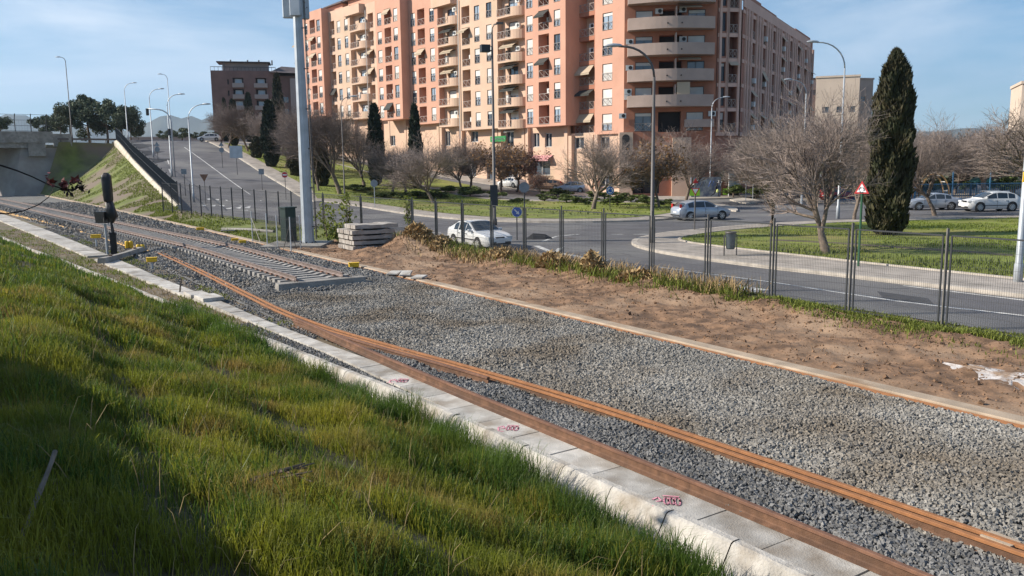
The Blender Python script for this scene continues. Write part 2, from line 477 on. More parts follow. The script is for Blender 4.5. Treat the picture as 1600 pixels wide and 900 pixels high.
# right-hand peninsula: pavement, lawn, path
PEN = arc([tn(-25, 27.4)[:2], tn(-8, 27.4)[:2], (13.39,28.73), (10.26,33.1), (8.0,36.96), (6.75,40.1), (6.3,43.2), (7.0,46.2), (9.2,49.7), (12.1,52.1), (15.2,54.6), (22.3,57.9), (38,60.6), (75,63)], 5)
PEN = [tuple(p) for p in PEN]+[(95, 40), (60, -10)]
sheet('pavement', PEN, .13, MT['pavement'], 4, edge=.3)
ribbon('kerb_stone', PEN[:-2], .3, 0.0, .136, MT['kerbstone'], off=-.14)
LAWN_R = arc([tn(-20, 30.6)[:2], tn(-6, 30.2)[:2], (15.9,31.05), (13.54,34.96), (10.3,40.6), (9.1,43.6), (9.5,46.0), (12.4,49.6), (16,52.2), (22.6,55.6), (38,58.2), (70,60)], 5)
LAWN_R = [tuple(p) for p in LAWN_R]+[(85, 40), (55, 0)]
sheet('lawn', LAWN_R, .15, MT['lawn'], 3)
ribbon('lawn_edging', LAWN_R[:-2], .14, .1, .19, MT['kerbstone'])
pth = [gz(1205, 379, 0), gz(1300, 384), gz(1400, 391), gz(1500, 398), gz(1600, 406), gz(1700, 412)]
ribbon('footpath', [tuple(p[:2]) for p in pth], .75, .1, .158, MT['soil'])
# centre island
isl_near = [hit(u, v) for u, v in ((486,314),(512,316),(565,323),(640,335),(720,343),(800,347),(900,348),(1000,346),(1060,341),(1110,332),(1135,325))]
tip = isl_near[-1]
ISL = arc([(-58.5,163.0), (-45,137.5), (-33,113.5), (-27.5,102.8)]+[tuple(p[:2]) for p in isl_near]+[(19.5, 82), (12, 89), (-1, 97), (-17, 122.5), (-38, 156)], 4)
ISL = [tuple(p) for p in ISL]
sheet('pavement', ISL, .13, MT['pavement'], 3, edge=.3)
ribbon('kerb_stone', ISL, .3, 0.0, .136, MT['kerbstone'], off=-.14)
def shrink(poly, d):
    out = []; n = len(poly)
    A = sum(poly[i][0]*poly[(i+1) % n][1]-poly[(i+1) % n][0]*poly[i][1] for i in range(n)); sg = 1 if A > 0 else -1
    for i in range(n):
        a = Vector(poly[i-1]); b = Vector(poly[i]); c = Vector(poly[(i+1) % n])
        e1 = (b-a); e2 = (c-b)
        if e1.length < 1e-6 or e2.length < 1e-6: continue
        e1.normalize(); e2.normalize(); nn = Vector((-(e1.y+e2.y), e1.x+e2.x))
        if nn.length < 1e-6: continue
        nn.normalize(); out.append(tuple(b+nn*(sg*d/max(.5, nn.dot(Vector((-e1.y, e1.x)))))))
    return out
ISL_L = shrink(ISL, 2.3)
sheet('lawn', ISL_L, .15, MT['lawn'], 3)
# pavement along the facade, pavement on the far side to the right
sheet('pavement', [(-58,176), (-42,166), (-12,128), (8,102.5), (20,94), (27,95), (31,100.5), (52,136), (44,142), (26,108), (14,108), (-38,176)], .13, MT['pavement'], 4, edge=.3)
sheet('pavement', [(31.5,92), (28.5,86), (40,76), (70,76.5), (120,78), (120,140), (60,140)], .13, MT['pavement'], 5, edge=.3)
# separating islet and far traffic islet
def islet(name, pts, m):
    pl = [tuple(p) for p in arc([tuple(p[:2]) for p in pts]+[tuple(pts[0][:2])], 5)][:-1]
    sheet(name, pl, .12, m, 3, edge=.3)
    return pl
islet('traffic_islet', [hit(1110,324), hit(1135,329), hit(1152,331), hit(1148,326), hit(1128,322)], MT['kerbstone'])
islet('traffic_islet', [hit(1140,313), hit(1160,318), hit(1188,317), hit(1180,313), hit(1160,311)], MT['kerbstone'])
# painted markings
def paint(pts, w, name='road_marking'):
    return ribbon(name, [tuple(p[:2]) for p in pts], w, -.01, .004, MT['white_paint'])
paint([gz(1028,417), gz(1100,427), gz(1200,440), gz(1300,455), gz(1400,470), gz(1500,482), gz(1620,495)], .13)
paint([tn(a, 26.85) for a in np.arange(-14, 19, 3)], .11)
for u0, v0, u1, v1 in ((955,366,975,366), (990,366,1014,366), (640,362,690,364)):
    paint([gz(u0, v0), gz(u1, v1)], .14)
paint([gz(1050,437), gz(1095,441)], .14); paint([gz(1115,444), gz(1190,455)], .9)
# splitter: painted nose in front of the roundabout sign
paint([gz(848,377), gz(870,369), gz(905,366)], .18); paint([gz(838,384), gz(860,393), gz(905,401), gz(950,407)], .3)
nose = [gz(838,378), gz(850,374), gz(862,376), gz(858,382), gz(842,386)]
for k in range(4): paint([gz(864+k*3, 396-k*1), gz(872+k*3, 388-k*1)], .05)
# chevrons / crossing bars at the foot of the ramp
for k in range(6):
    a = hit(326+k*13, 310+k*1.2); b = hit(318+k*13, 322+k*1.4); paint([a, b], .5)
for k in range(5):
    a = hit(262+k*2, 250+k*14); b = hit(264+k*2.5, 256+k*14); paint([a, b], .15)
paint([hit(288,230), hit(312,247), hit(350,275), hit(385,300), hit(410,315)], .12)
# manhole and dark strips
for u, v in ((890,372),):
    p = gz(u, v); MBx = MB().prism([(p.x+.4*math.cos(a*.5236), p.y+.4*math.sin(a*.5236)) for a in range(12)], .001, .006)
    struct(MBx.build('manhole_cover', MT['galv_dark']))

# thin dark lines and patches laid on the asphalt
for i, (u0, v0, u1, v1, w_) in enumerate(((1120,452,1330,474,.05),(1215,436,1420,452,.06),(700,352,980,354,.12),(640,346,760,350,.1),(900,395,985,398,.07),(1180,330,1420,331,.15),(430,338,560,342,.1))):
    ribbon('dark_line', [tuple(gz(u0+(u1-u0)*f, v0+(v1-v0)*f+2*math.sin(f*9+i))[:2]) for f in np.linspace(0, 1, 7)], w_, -.01, .003, MT['asphalt_dark'])
for poly in ([gz(840,398), gz(905,404), gz(915,414), gz(850,407)], [gz(1370,455), gz(1450,466), gz(1462,478), gz(1380,466)], [gz(590,352), gz(640,356), gz(636,362), gz(585,358)]):
    sheet('tar_patch', [tuple(p[:2]) for p in poly], .0025, MT['asphalt_dark'], 3)

sheet('lawn', [(-10,108.5), (-4.5,112.5), (-25,141), (-42,165), (-46,160), (-39,154)], .16, MT['lawn'], 3)
# ------------------------------------------------------------------ rails and track
RAILP = [(-.075,0),(.075,0),(.075,.012),(.02,.03),(.009,.045),(.009,.125),(.036,.135),(.036,.168),(.028,.174),(-.028,.174),(-.036,.168),(-.036,.135),(-.009,.125),(-.009,.045),(-.02,.03),(-.075,.012)]
def sweep_rail(pts, tilt=0.0, prof=RAILP, two=False):
    mb = MB(); rows = []
    P = [Vector(p) for p in pts]
    for i, p in enumerate(P):
        d = P[min(i+1, len(P)-1)]-P[max(0, i-1)]; d.z = 0; d.normalize(); nn = Vector((d.y, -d.x, 0))
        c, s = math.cos(tilt), math.sin(tilt)
        rows.append([p+nn*(x*c-z*s)+Vector((0, 0, x*s+z*c)) for x, z in prof])
    mb.loft(rows, close=True)
    k = len(prof)
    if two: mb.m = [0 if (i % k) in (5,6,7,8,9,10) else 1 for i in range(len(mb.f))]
    e = (len(rows)-1)*k
    mb.f += [tuple(range(k)), tuple(e+i for i in range(k-1, -1, -1))]; mb.m += [1 if two else 0]*2
    return mb
def curve_tn(tab, z, t0, t1, step=.7, dn=0.0):
    ts = np.arange(t0, t1+1e-6, step)
    xs_ = [a for a, b in tab]; ys_ = [b for a, b in tab]
    out = []
    for t in ts:                                   # smoothed interpolation
        n = sum(np.interp(t+k, xs_, ys_) for k in (-2.4, -1.2, 0, 1.2, 2.4))/5
        out.append(tn(t, n+dn, z))
    return out
# loose rusty rails lying along the cable trough
MAIN = [(-10,9.3),(4,9.3),(9.5,9.12),(13,8.84),(16.5,8.35),(19,7.95),(22,7.66),(27,7.85),(33,8.12),(40,8.35),(46,8.45)]
SEC = [(-10,7.75),(4,7.72),(8,7.62),(11.5,7.52),(14,7.45),(18,7.46),(22.5,7.52)]
def loose_rail(tab, t0, t1, z, label, dn=0.0, tilt=0.0, m='rust'):
    o = sweep_rail(curve_tn(tab, z, t0, t1, dn=dn), tilt, two=True).build('loose_rail', [MT[m], MT['rust_web']])
    return tag(o, label, 'rail', 'rusty rails lying loose beside the track')
loose_rail(MAIN, -9, 46, -.055, 'bright orange rusty rail of the long pair, on the gravel side', dn=.095)
loose_rail(MAIN, -9, 45.3, -.05, 'rusty rail of the long pair, on the side nearer the white slabs', dn=-.1)
loose_rail(MAIN, 13.5, 22.4, -.02, 'short dark rusty rail squeezed between the long pair and the slabs', dn=-.29, m='rust_dark')
loose_rail(SEC, -9, 22.3, .05, 'dark brown rusty rail lying on the white slabs', m='rust_dark')
# thin ochre cable ducts curving away on the left
CAB = [(44,8.25),(50,7.95),(56,7.75),(64,7.3),(70,6.9),(80,5.9),(90,5.0),(110,3.6)]
for k, (dn, lb) in enumerate(((0, 'thin ochre cable duct curving along the far ballast, track side'), (-.25, 'thin ochre cable duct curving along the far ballast, trough side'))):
    tag(MB().tube([p+Vector((0,0,.06)) for p in curve_tn(CAB, .0, 45.5, 105, 1.5, dn)], .055, 6).build('cable_duct', mat('duct_%d' % k, (.5,.29,.09), .7, .2, 3)), lb, 'cable duct', 'ochre cable ducts')
# the finished track
tr = thing('railway_track', 'finished railway track on concrete sleepers ending beside the gravel', 'railway track', tn(T_END, track_n(T_END)))
org = tr.location.copy()
for s in (-1, 1):
    pts = [tn(t, track_n(t)+s*.87, .285)-org for t in np.arange(T_END-.1, 158, 1.2)]
    sweep_rail(pts).build('rail', MT['rail_used'], tr)
sl_me = MB()
sl_me.add([(x, y, z) for (x, z) in ((-1.3,0),(1.3,0),(1.3,.2),(.6,.2),(.45,.16),(-.45,.16),(-.6,.2),(-1.3,.2)) for y in (-.14, .14)],
          [tuple(range(0,16,2)), tuple(range(15,0,-2))]+[(i*2, i*2+1, ((i+1) % 8)*2+1, ((i+1) % 8)*2) for i in range(8)])
for s in (-1, 1):
    for q in (-1, 1): sl_me.box((s*.87+q*.12, 0, .225), (.07, .16, .05), mi=1)
sl_mesh = sl_me.mesh('sleeper', [MT['sleeper'], MT['rust_dark']])
rest = MB(); ts = np.arange(T_END+.5, 150, .6)
for i, t in enumerate(ts):
    a = math.atan2(DX, -DY) if False else math.atan2(-DX, DY)
    p = tn(t, track_n(t), .085)-org
    rz = math.atan2(-DX, DY)-( .067 if t > 45 else 0)
    if i < 98:
        o = obj('sleeper', sl_mesh, tr, p, rz)
    else:
        Mx = Matrix.Translation(p) @ Matrix.Rotation(rz, 4, 'Z')
        rest.add([Mx @ Vector(v) for v in sl_me.v], sl_me.f)
tag(rest.build('sleeper', MT['sleeper'], tr), kind='stuff')
# concrete beam closing off the track end
e = thing('end_beam', 'grey concrete beam closing the end of the raised track', 'concrete beam', tn(T_END-.25, track_n(T_END)-.1), math.atan2(-DX, DY))
MB().add([(-1.55,-.22,-.1),(1.75,-.22,-.1),(1.75,.2,-.1),(-1.55,.2,-.1),(-1.5,-.14,.27),(1.7,-.14,.27),(1.7,.2,.29),(-1.5,.2,.29)],
         [(0,3,2,1),(4,5,6,7),(0,1,5,4),(1,2,6,5),(2,3,7,6),(3,0,4,7)]).build('beam_body', MT['concrete_old'], e)
for x in (-.9, 1.1): MB().tube([(x, 0, .27), (x, 0, .36), (x+.12, 0, .36), (x+.12, 0, .27)], .012, 5).build('lifting_eye', MT['rust_dark'], e)

# cable trough and slab walkway
tro = []
for t0, t1 in ((5.0, 26.8), (26.8, 150)):
    pass
slab_m = mat('slab', (.46,.435,.395), .9, .16, 4, .5, 50, island=.2, stain=((.27,.23,.185), 1.7, .47, .7))
sb = MB(); t = -9.5; k = 0
while t < 140:
    ln = .95 if t < 27 else 1.6
    if not (43.2 < t < 44.6):
        a0, b0, a1, b1 = interp(SLAB_L, t)+.0, interp(SLAB_R, t), interp(SLAB_L, t+ln-.02), interp(SLAB_R, t+ln-.02)
        if t < 16: b0, b1 = b0+.02, b1+.02
        zt = .045+random.uniform(-.008, .010)
        vs = [tn(t, a0, zt), tn(t, b0, zt), tn(t+ln-.02, b1, zt), tn(t+ln-.02, a1, zt)]
        vs = vs+[v-Vector((0, 0, .2)) for v in vs]
        sb.add(vs, [(0,1,2,3),(0,4,5,1),(1,5,6,2),(2,6,7,3),(3,7,4,0)])
    t += ln; k += 1
struct(sb.build('slab_walkway', slab_m))
def slab(t, n, w, l, h, z, label, rz=0.0, tilt=0.0):
    o = MB().box((0,0,0), (w, l, h), M=Matrix.Rotation(tilt, 3, 'Y')).build('concrete_slab', slab_m, loc=tn(t, n, z))
    o.rotation_euler = (0, 0, math.atan2(-DX, DY)+rz); md = o.modifiers.new('b', 'BEVEL'); md.width = .012
    return tag(o, label, 'concrete slab', 'loose concrete slabs')
slab(27.6, 6.66, .66, 1.0, .12, .11, 'raised white concrete slab lid at the step in the walkway', .05)
slab(28.75, 6.55, .62, .95, .1, .09, 'white lid next behind the raised one, nearly level with the walkway', .02, .03)
slab(29.6, 14.25, .9, .45, .07, .09, 'small warm grey slab lying on the far edge beam, nearest the track end', .9)
slab(28.9, 14.4, .95, .42, .07, .13, 'loose grey slab resting across the one at the far edge beam', 1.0, -.04)
slab(27.9, 14.45, .8, .45, .07, .09, 'last of the three loose slabs on the far edge beam, farthest from the track end', .8)
# pink survey marks sprayed on the slabs
def strokes(name, lines, t, n, sc, ang):
    mb = MB()
    for ln in lines:
        P = [tn(t, n, .061)+Matrix.Rotation(ang, 3, 'Z') @ Vector((x*sc*1.3, y*sc*2.5, 0)) for x, y in ln]
        for i in range(len(P)-1):
            d = (P[i+1]-P[i]); d.z = 0
            if d.length < 1e-6: continue
            nn = Vector((-d.y, d.x, 0)).normalized()*.011; e_ = d.normalized()*.008
            mb.add([P[i]-nn-e_, P[i+1]-nn+e_, P[i+1]+nn+e_, P[i]+nn-e_], [(0,1,2,3)])
    return mb
def loopy(cx, cy, rx, ry, a0=0, a1=6.6, n=14): return [(cx+rx*math.cos(a0+(a1-a0)*i/n), cy+ry*math.sin(a0+(a1-a0)*i/n)) for i in range(n+1)]
for (u, v, sc) in ((1030, 786, .36), (784, 671, .34), (614, 596, .36)):
    p = gz(u, v, .06); t_, n_ = to_tn(p.x, p.y); n_ += .12
    L_ = [[(-.5,-.25),(-.6,.05),(-.35,.2),(-.2,.0),(-.45,-.05)], loopy(0,.0,.1,.2), loopy(.24,.02,.1,.2), loopy(.48,0,.12,.22), [(-.1,.3),(.55,.28)], [(-.6,-.3),(-.2,-.32)]]
    mb = strokes('m', L_, t_, n_, sc*.62, R(-8))
    o = mb.build('spray_mark', MT['pink_spray']); tag(o, kind='structure')
# ------------------------------------------------------------------ ballast stones (one mass)
def stones(name, T_, N_, Zf, size, m, flat=.75):
    n = len(T_)
    base = np.array([(-1,-1,-1),(1,-1,-1),(1,1,-1),(-1,1,-1),(-1,-1,1),(1,-1,1),(1,1,1),(-1,1,1)], float)*.55
    quads = np.array([(0,3,2,1),(4,5,6,7),(0,1,5,4),(1,2,6,5),(2,3,7,6),(3,0,4,7)])
    tri = np.array([(0,3,2),(0,2,1),(4,5,6),(4,6,7),(0,1,5),(0,5,4),(1,2,6),(1,6,5),(2,3,7),(2,7,6),(3,0,4),(3,4,7)])
    sc = size*rng.uniform(.55, 1.35, (n, 1, 1))*rng.uniform([.75,.6,.5], [1.2,1.0,.9], (n, 1, 3))
    pts = base[None]*rng.uniform(.55, 1.2, (n, 8, 3))*sc
    q = rng.normal(size=(n, 4)); q /= np.linalg.norm(q, axis=1)[:, None]
    w_, x, y, z = q.T
    Rm = np.stack([1-2*(y*y+z*z), 2*(x*y-z*w_), 2*(x*z+y*w_), 2*(x*y+z*w_), 1-2*(x*x+z*z), 2*(y*z-x*w_), 2*(x*z-y*w_), 2*(y*z+x*w_), 1-2*(x*x+y*y)], 1).reshape(n, 3, 3)
    pts = np.einsum('nij,nkj->nki', Rm, pts)
    zz = np.array([Zf(a, b) for a, b in zip(T_, N_)])+rng.uniform(-.2, .42, n)*np.ravel(size if np.ndim(size) else np.full(n, size))
    c = np.stack([DX*T_+DY*N_, DY*T_-DX*N_, zz], 1)
    V = (pts+c[:, None]).reshape(-1, 3)
    F = (tri[None]+8*np.arange(n)[:, None, None]).reshape(-1, 3)
    o = obj(name, fast_mesh(name, V, F, m)); return tag(o, kind='stuff')
def scatter_ballast(n, t0, t1, f0, f1, pw=1.0):
    u = rng.random(n)**pw; T_ = t0+(t1-t0)*u; f = f0+(f1-f0)*rng.random(n)
    return T_, f
def bal_n(T_, f):
    a = np.interp(T_, [p[0] for p in BAL_L], [p[1] for p in BAL_L]); b = np.interp(T_, [p[0] for p in KERB_N], [p[1] for p in KERB_N])-.25
    return a+(b-a)*f
near = 1.0
T1, f1 = scatter_ballast(72000, 1.5, 13, 0, 1); N1 = bal_n(T1, f1)
T2, f2 = scatter_ballast(74000, 13, 29.5, 0, 1); N2 = bal_n(T2, f2)
T3, f3 = scatter_ballast(34000, 29.5, 62, 0, 1); N3 = bal_n(T3, f3)
T4, f4 = scatter_ballast(9000, 62, 120, 0, 1); N4 = bal_n(T4, f4)
T_ = np.concatenate([T1, T2, T3, T4]); N_ = np.concatenate([N1, N2, N3, N4])
S_ = np.concatenate([np.full(len(T1), .043), np.full(len(T2), .05), np.full(len(T3), .075), np.full(len(T4), .12)])
# keep the sleepers and the rail seats clear
c_ = np.array([track_n(t) for t in T_]); dd = np.abs(N_-c_); on = (T_ > T_END-.1) & (dd < 1.4)
ph = np.abs(((T_-(T_END+.5)+.3) % .6)-.3); keep = ~(on & (ph < .15)) & ~((T_ < T_END+.15) & (T_ > T_END-.55) & (N_ > 8.9) & (N_ < 12.6))
T_, N_, S_ = T_[keep], N_[keep], S_[keep]
dark = (N_ < np.array([interp(MAIN, t) for t in T_])-.2) & (T_ < 30)
up = (T_ > T_END-1.2)
dk = dark | (up & (rng.random(len(T_)) < .55))
def bz(t, n): return ballast_z(t, n)
stones('ballast', T_[~dk], N_[~dk], bz, S_[~dk][:, None, None], MT['stone'])
stones('ballast', T_[dk], N_[dk], bz, S_[dk][:, None, None], MT['stone_dark'])
# spilled stones in the gap beside the walkway
tg = rng.uniform(12, 23, 2600); ng = np.array([interp(LIP, t)+.12+(interp(SLAB_L, t)-interp(LIP, t)-.1)*r for t, r in zip(tg, rng.random(2600))])
stones('ballast', tg, ng, lambda t, n: -.02, .04, MT['stone_dark'])
ts_ = rng.uniform(20, 70, 3500); ns_ = np.array([interp(SLAB_R, t)+(interp(BAL_L, t)-interp(SLAB_R, t))*r for t, r in zip(ts_, rng.random(3500))])
stones('ballast', ts_, ns_, lambda t, n: -.04, .05, MT['stone_dark'])
# clods on the dirt strip
tc_ = np.concatenate([rng.uniform(0, 45, 14000), rng.normal(38, 2.0, 1500), rng.uniform(10, 34, 5000)])
nc_ = np.concatenate([14.7+6.3*rng.random(14000), rng.normal(18.2, .9, 1500), rng.normal(19.5, .7, 5000)])
k_ = (nc_ > 14.7) & (nc_ < 21.2) & (tc_ < 45.5)
stones('clods', tc_[k_], nc_[k_], lambda t, n: dirt_z(t, n), rng.choice([.018, .028, .045, .08], k_.sum(), p=[.6,.28,.1,.02])[:, None, None], MT['clod'])

# ------------------------------------------------------------------ blades
def blades(name, P, h, w, m, lean=.35, bend=.5, kind='stuff'):
    """P (n,3) root points, h (n,) heights"""
    n = len(P); a = rng.uniform(0, 2*math.pi, n); d = np.stack([np.cos(a), np.sin(a), np.zeros(n)], 1)
    s = np.stack([-np.sin(a), np.cos(a), np.zeros(n)], 1)*(w*rng.uniform(.7, 1.3, n))[:, None]
    rot = rng.uniform(-1.2, 1.2, n); s = s*np.cos(rot)[:, None]+d*(np.linalg.norm(s, axis=1)*np.sin(rot))[:, None]
    l = (lean*rng.random(n)*h)[:, None]; b = (bend*rng.random(n)**1.5*h)[:, None]; up = np.array([0, 0, 1.0])
    p1 = P+d*l*.4+up*(h*.5)[:, None]; p2 = P+d*(l*.75+b*.35)+up*(h*.85)[:, None]; p3 = P+d*(l+b)+up*(h*1.0)[:, None]-up*b*.35
    V = np.stack([P-s, P+s, p1-s*.85, p1+s*.85, p2-s*.5, p2+s*.5, p3], 1).reshape(-1, 3)
    t = np.array([(0,1,3),(0,3,2),(2,3,5),(2,5,4),(4,5,6)])
    F = (t[None]+7*np.arange(n)[:, None, None]).reshape(-1, 3)
    o = obj(name, fast_mesh(name, V, F, m)); 
    return tag(o, kind=kind) if kind else o
def vnoise(x, y, s):
    return np.sin(x*s*1.3+y*s*.7+1)*.4+np.sin(x*s*.5-y*s*1.7+3)*.35+np.sin(x*s*2.6+y*s*2.1)*.25
def bank_pts(n, t0, t1, d0, d1, pw=1.0):
    T_ = rng.uniform(t0, t1, n); e = np.array([bank_edge(t) for t in T_]); N_ = e-(d0+(d1-d0)*rng.random(n)**pw)
    Z = np.array([bank_z(a, b) for a, b in zip(T_, N_)])
    return T_, N_, np.stack([DX*T_+DY*N_, DY*T_-DX*N_, Z-.01], 1)
def bank_grass(n, t0, t1, d0, d1, wmul, hmul, pw=1.0):
    T_, N_, P = bank_pts(n, t0, t1, d0, d1, pw)
    v = vnoise(P[:, 0], P[:, 1], 1.1); v2 = vnoise(P[:, 0]+9, P[:, 1]-4, .55)
    e = np.array([bank_edge(t) for t in T_]); d = e-N_
    dryz = (np.exp(-((T_-25)/3.2)**2-((d-1.6)/1.1)**2)*1.2+np.clip(-(v2+.15), 0, 1)*.7) > rng.random(len(T_))*.9+.25
    v3 = vnoise(P[:, 0]*2.3-3, P[:, 1]*2.3+8, 1.0); h = np.clip(.17+.07*v+.12*v3+.03*rng.random(len(T_)), .05, .5)*hmul; gap = (v3+.35*vnoise(P[:, 0]*5, P[:, 1]*5, 1.0) < -.22) & (rng.random(len(T_)) < .72); edge = np.exp(-(d/1.0)**2); h = h*(1+.95*edge*(T_ < 26))
    h[dryz] *= .6
    r = rng.random(len(T_)); lush = (edge > .25+.4*r) | ((v > .25) & (r < .5)) | ((T_ > 22) & (r < .6))
    w = .0044*wmul
    dryz = dryz & ~gap; lush = lush & ~gap
    dry = dryz & (r < .7)
    for msk, mm, nm in ((lush & ~dry, 'grass_lush', 'tall_grass'), (~lush & ~dry & ~gap, 'grass', 'grass'), (dry, 'grass_dry', 'dry_grass')):
        if msk.sum(): blades(nm, P[msk], h[msk]*rng.uniform(.6, 1.35, msk.sum()), w, MT[mm], .35, .45)
bank_grass(185000, 1.5, 16, 0.0, 6.5, 1.0, 1.0)
bank_grass(85000, 16, 30, 0.0, 7.0, 1.7, 1.0)
bank_grass(30000, 30, 62, 0.0, 7.0, 3.0, 1.15)
bank_grass(26000, 2, 50, 6.4, 9, 2.6, 1.0)
# odd long pale stems and white-flowered weeds
T_, N_, P = bank_pts(900, 2, 20, .1, 6, 1.0)
blades('dry_stems', P, rng.uniform(.25, .5, 900), .004, MT['grass_dry'], .7, .7)
# lawns: low blades in patches (far, so coarse)
def in_poly(x, y, poly):
    c = np.zeros(len(x), bool); j = len(poly)-1
    for i in range(len(poly)):
        xi, yi = poly[i][:2]; xj, yj = poly[j][:2]
        c ^= ((yi > y) != (yj > y)) & (x < (xj-xi)*(y-yi)/((yj-yi) or 1e-9)+xi); j = i
    return c
def lawn_blades(n, poly, box, h, w, dz=.15, mm='lawn_blade', nm='lawn_grass', thr=-.35):
    x = rng.uniform(box[0], box[1], n); y = rng.uniform(box[2], box[3], n)
    k = in_poly(x, y, poly) & (vnoise(x, y, .45)+.5*vnoise(x+5, y, 1.3) > thr); x, y = x[k], y[k]
    z = np.array([T(a, b) for a, b in zip(x, y)])+dz
    P = np.stack([x, y, z], 1); hh = h*rng.uniform(.5, 1.3, len(x))*(1+.4*vnoise(x, y, .8))
    keep_ = np.array([min((Vector((a, b))-Vector(q[:2])).length for q in PTHS) > .62 for a, b in zip(x, y)]) if nm == 'lawn_grass' and w < .03 else np.ones(len(x), bool)
    blades(nm, P[keep_], hh[keep_], w, MT[mm], .5, .4)
PTHS = [pth[i].lerp(pth[i+1], k/8) for i in range(len(pth)-1) for k in range(8)]
lawn_blades(60000, LAWN_R, (8, 42, 26, 60), .08, .018, thr=-.15)
lawn_blades(45000, ISL_L, (-58, 22, 60, 160), .12, .05, thr=-.1)
lawn_blades(9000, LAWN_R, (9, 30, 28, 38), .2, .02, thr=.1, mm='hedge', nm='lawn_weeds')
# embankment grass and tufts along the fence
n = 26000; A_ = rng.uniform(46, 150, n); B_ = rng.random(n)
P = np.array([tuple(slope_pt(a, b)) for a, b in zip(A_, B_)]); k = vnoise(P[:, 0], P[:, 1], .5) > -.1
blades('slope_grass', P[k], .12*rng.uniform(.5, 1.5, k.sum()), .035, MT['weed'], .5, .4)
def tuft_line(n, t0, t1, n0, sd, h, w, mm, nm):
    t = rng.uniform(t0, t1, n); nn = rng.normal(n0, sd, n); k = (nn < 21.4) & (nn > 15) & (vnoise(t, nn*2, 1.2) > -.3); t, nn = t[k], nn[k]
    z = np.array([dirt_z(a, b) for a, b in zip(t, nn)])
    P = np.stack([DX*t+DY*nn, DY*t-DX*nn, z], 1); blades(nm, P, h*rng.uniform(.4, 1.3, len(t)), w, MT[mm], .8, .6)
n = 5200; t = rng.uniform(20, 70, n); f = rng.random(n); nn = np.array([interp(LIP, a)+.1+(interp(SLAB_L, a)-interp(LIP, a)-.1)*b for a, b in zip(t, f)])
k = vnoise(t, nn*2, 1.0) > -.05
P = np.stack([DX*t+DY*nn, DY*t-DX*nn, np.full(n, -.05)], 1)
blades('strip_grass', P[k], .09*rng.uniform(.4, 1.6, k.sum()), .014, MT['weed'], .7, .5); blades('strip_straw', P[~k][::2], .07*rng.uniform(.4, 1.6, len(P[~k][::2])), .014, MT['grass_dry'], 1.2, .5)
t = rng.uniform(20, 62, 2600); nn = np.array([interp(SLAB_R, a)+.05+.7*b for a, b in zip(t, rng.random(2600))]); k = vnoise(t, nn*2, .8) > .1
P = np.stack([DX*t+DY*nn, DY*t-DX*nn, np.full(2600, -.04)], 1); blades('strip_grass', P[k], .08*rng.uniform(.4, 1.6, k.sum()), .014, MT['weed'], .7, .5)
T_, N_, P = bank_pts(6500, 2, 24, .1, 6, 1.0); k = vnoise(P[:, 0]*1.6+2, P[:, 1]*1.6, 1.0) > .3
blades('tall_tufts', P[k], rng.uniform(.25, .5, k.sum()), .006, MT['grass_lush'], .5, .7)
tuft_line(26000, -6, 15, 20.2, .55, .12, .012, 'weed', 'verge_grass')
tuft_line(11000, 14, 24, 20.4, .4, .13, .014, 'weed', 'verge_grass')
tuft_line(2600, 17, 31, 20.3, .35, .55, .014, 'straw', 'dry_weeds')
tuft_line(3600, 17, 36, 19.9, .45, .35, .016, 'weed', 'green_weeds')
tuft_line(2200, 30, 41, 19.6, .6, .3, .02, 'straw', 'dry_weeds')
tuft_line(1500, 34, 43, 20.4, .4, .45, .016, 'weed', 'green_weeds')
# ------------------------------------------------------------------ mesh fence along the street
PW = 2.655; FH = 2.42
def post_mesh(h, r=.03): return MB().box((0,0,h/2-.2), (2*r, 2*r, h+.4)).mesh('post', MT['post_mid'])
def panel_mesh(w, h, step=.055, r=.0022):
    mb = MB()
    for z in (.1, h): mb.box((w/2, 0, z), (w, .032, .03))
    return mb
def fence_panel(parent, p, q, h, dense=.055, wire=.0045, frame=.038, rails=()):
    """p, q local end points of the panel's foot"""
    d = q-p; w = d.length; rz = math.atan2(d.y, d.x)
    mb = MB(); tilt = (q.z-p.z)/w
    for x in (0, w): mb.box((x, 0, h/2+.04+tilt*x), (frame, frame, h-.08))
    for z in (.09, h-.02): mb.add([(0,-frame/2,z),(w,-frame/2,z+tilt*w),(w,frame/2,z+tilt*w),(0,frame/2,z),(0,-frame/2,z+frame),(w,-frame/2,z+frame+tilt*w),(w,frame/2,z+frame+tilt*w),(0,frame/2,z+frame)],
        [(0,3,2,1),(4,5,6,7),(0,1,5,4),(1,2,6,5),(2,3,7,6),(3,0,4,7)])
    o = mb.build('panel_frame', MT['post_dark'], parent); o.location = p; o.rotation_euler = (0, 0, rz)
    V = []; F = []
    def wirebox(x0, x1, z0, z1, y=0):
        b = len(V); V.extend([(x0,y-.002,z0),(x1,y-.002,z0+(tilt*(x1-x0) if x1-x0 > .1 else 0)),(x1,y-.002,z1+(tilt*(x1-x0) if x1-x0 > .1 else 0)),(x0,y-.002,z1)]); F.append((b,b+1,b+2,b+3))
        V.extend([(x0,y+.002,z0),(x1,y+.002,z0+(tilt*(x1-x0) if x1-x0 > .1 else 0)),(x1,y+.002,z1+(tilt*(x1-x0) if x1-x0 > .1 else 0)),(x0,y+.002,z1)]); F.append((b+4,b+7,b+6,b+5))
        F.append((b,b+3,b+7,b+4)); F.append((b+1,b+5,b+6,b+2))
    x = dense
    while x < w-.02:
        wirebox(x-wire/2, x+wire/2, .12+tilt*x, h-.02+tilt*x); x += dense
    for z in list(np.arange(.25, h-.1, .2))+list(rails): wirebox(.02, w-.02, z-wire/2, z+wire/2, .005)
    return obj('wire_mesh', fast_mesh('wire_mesh', V, F, MT['wire']), o)
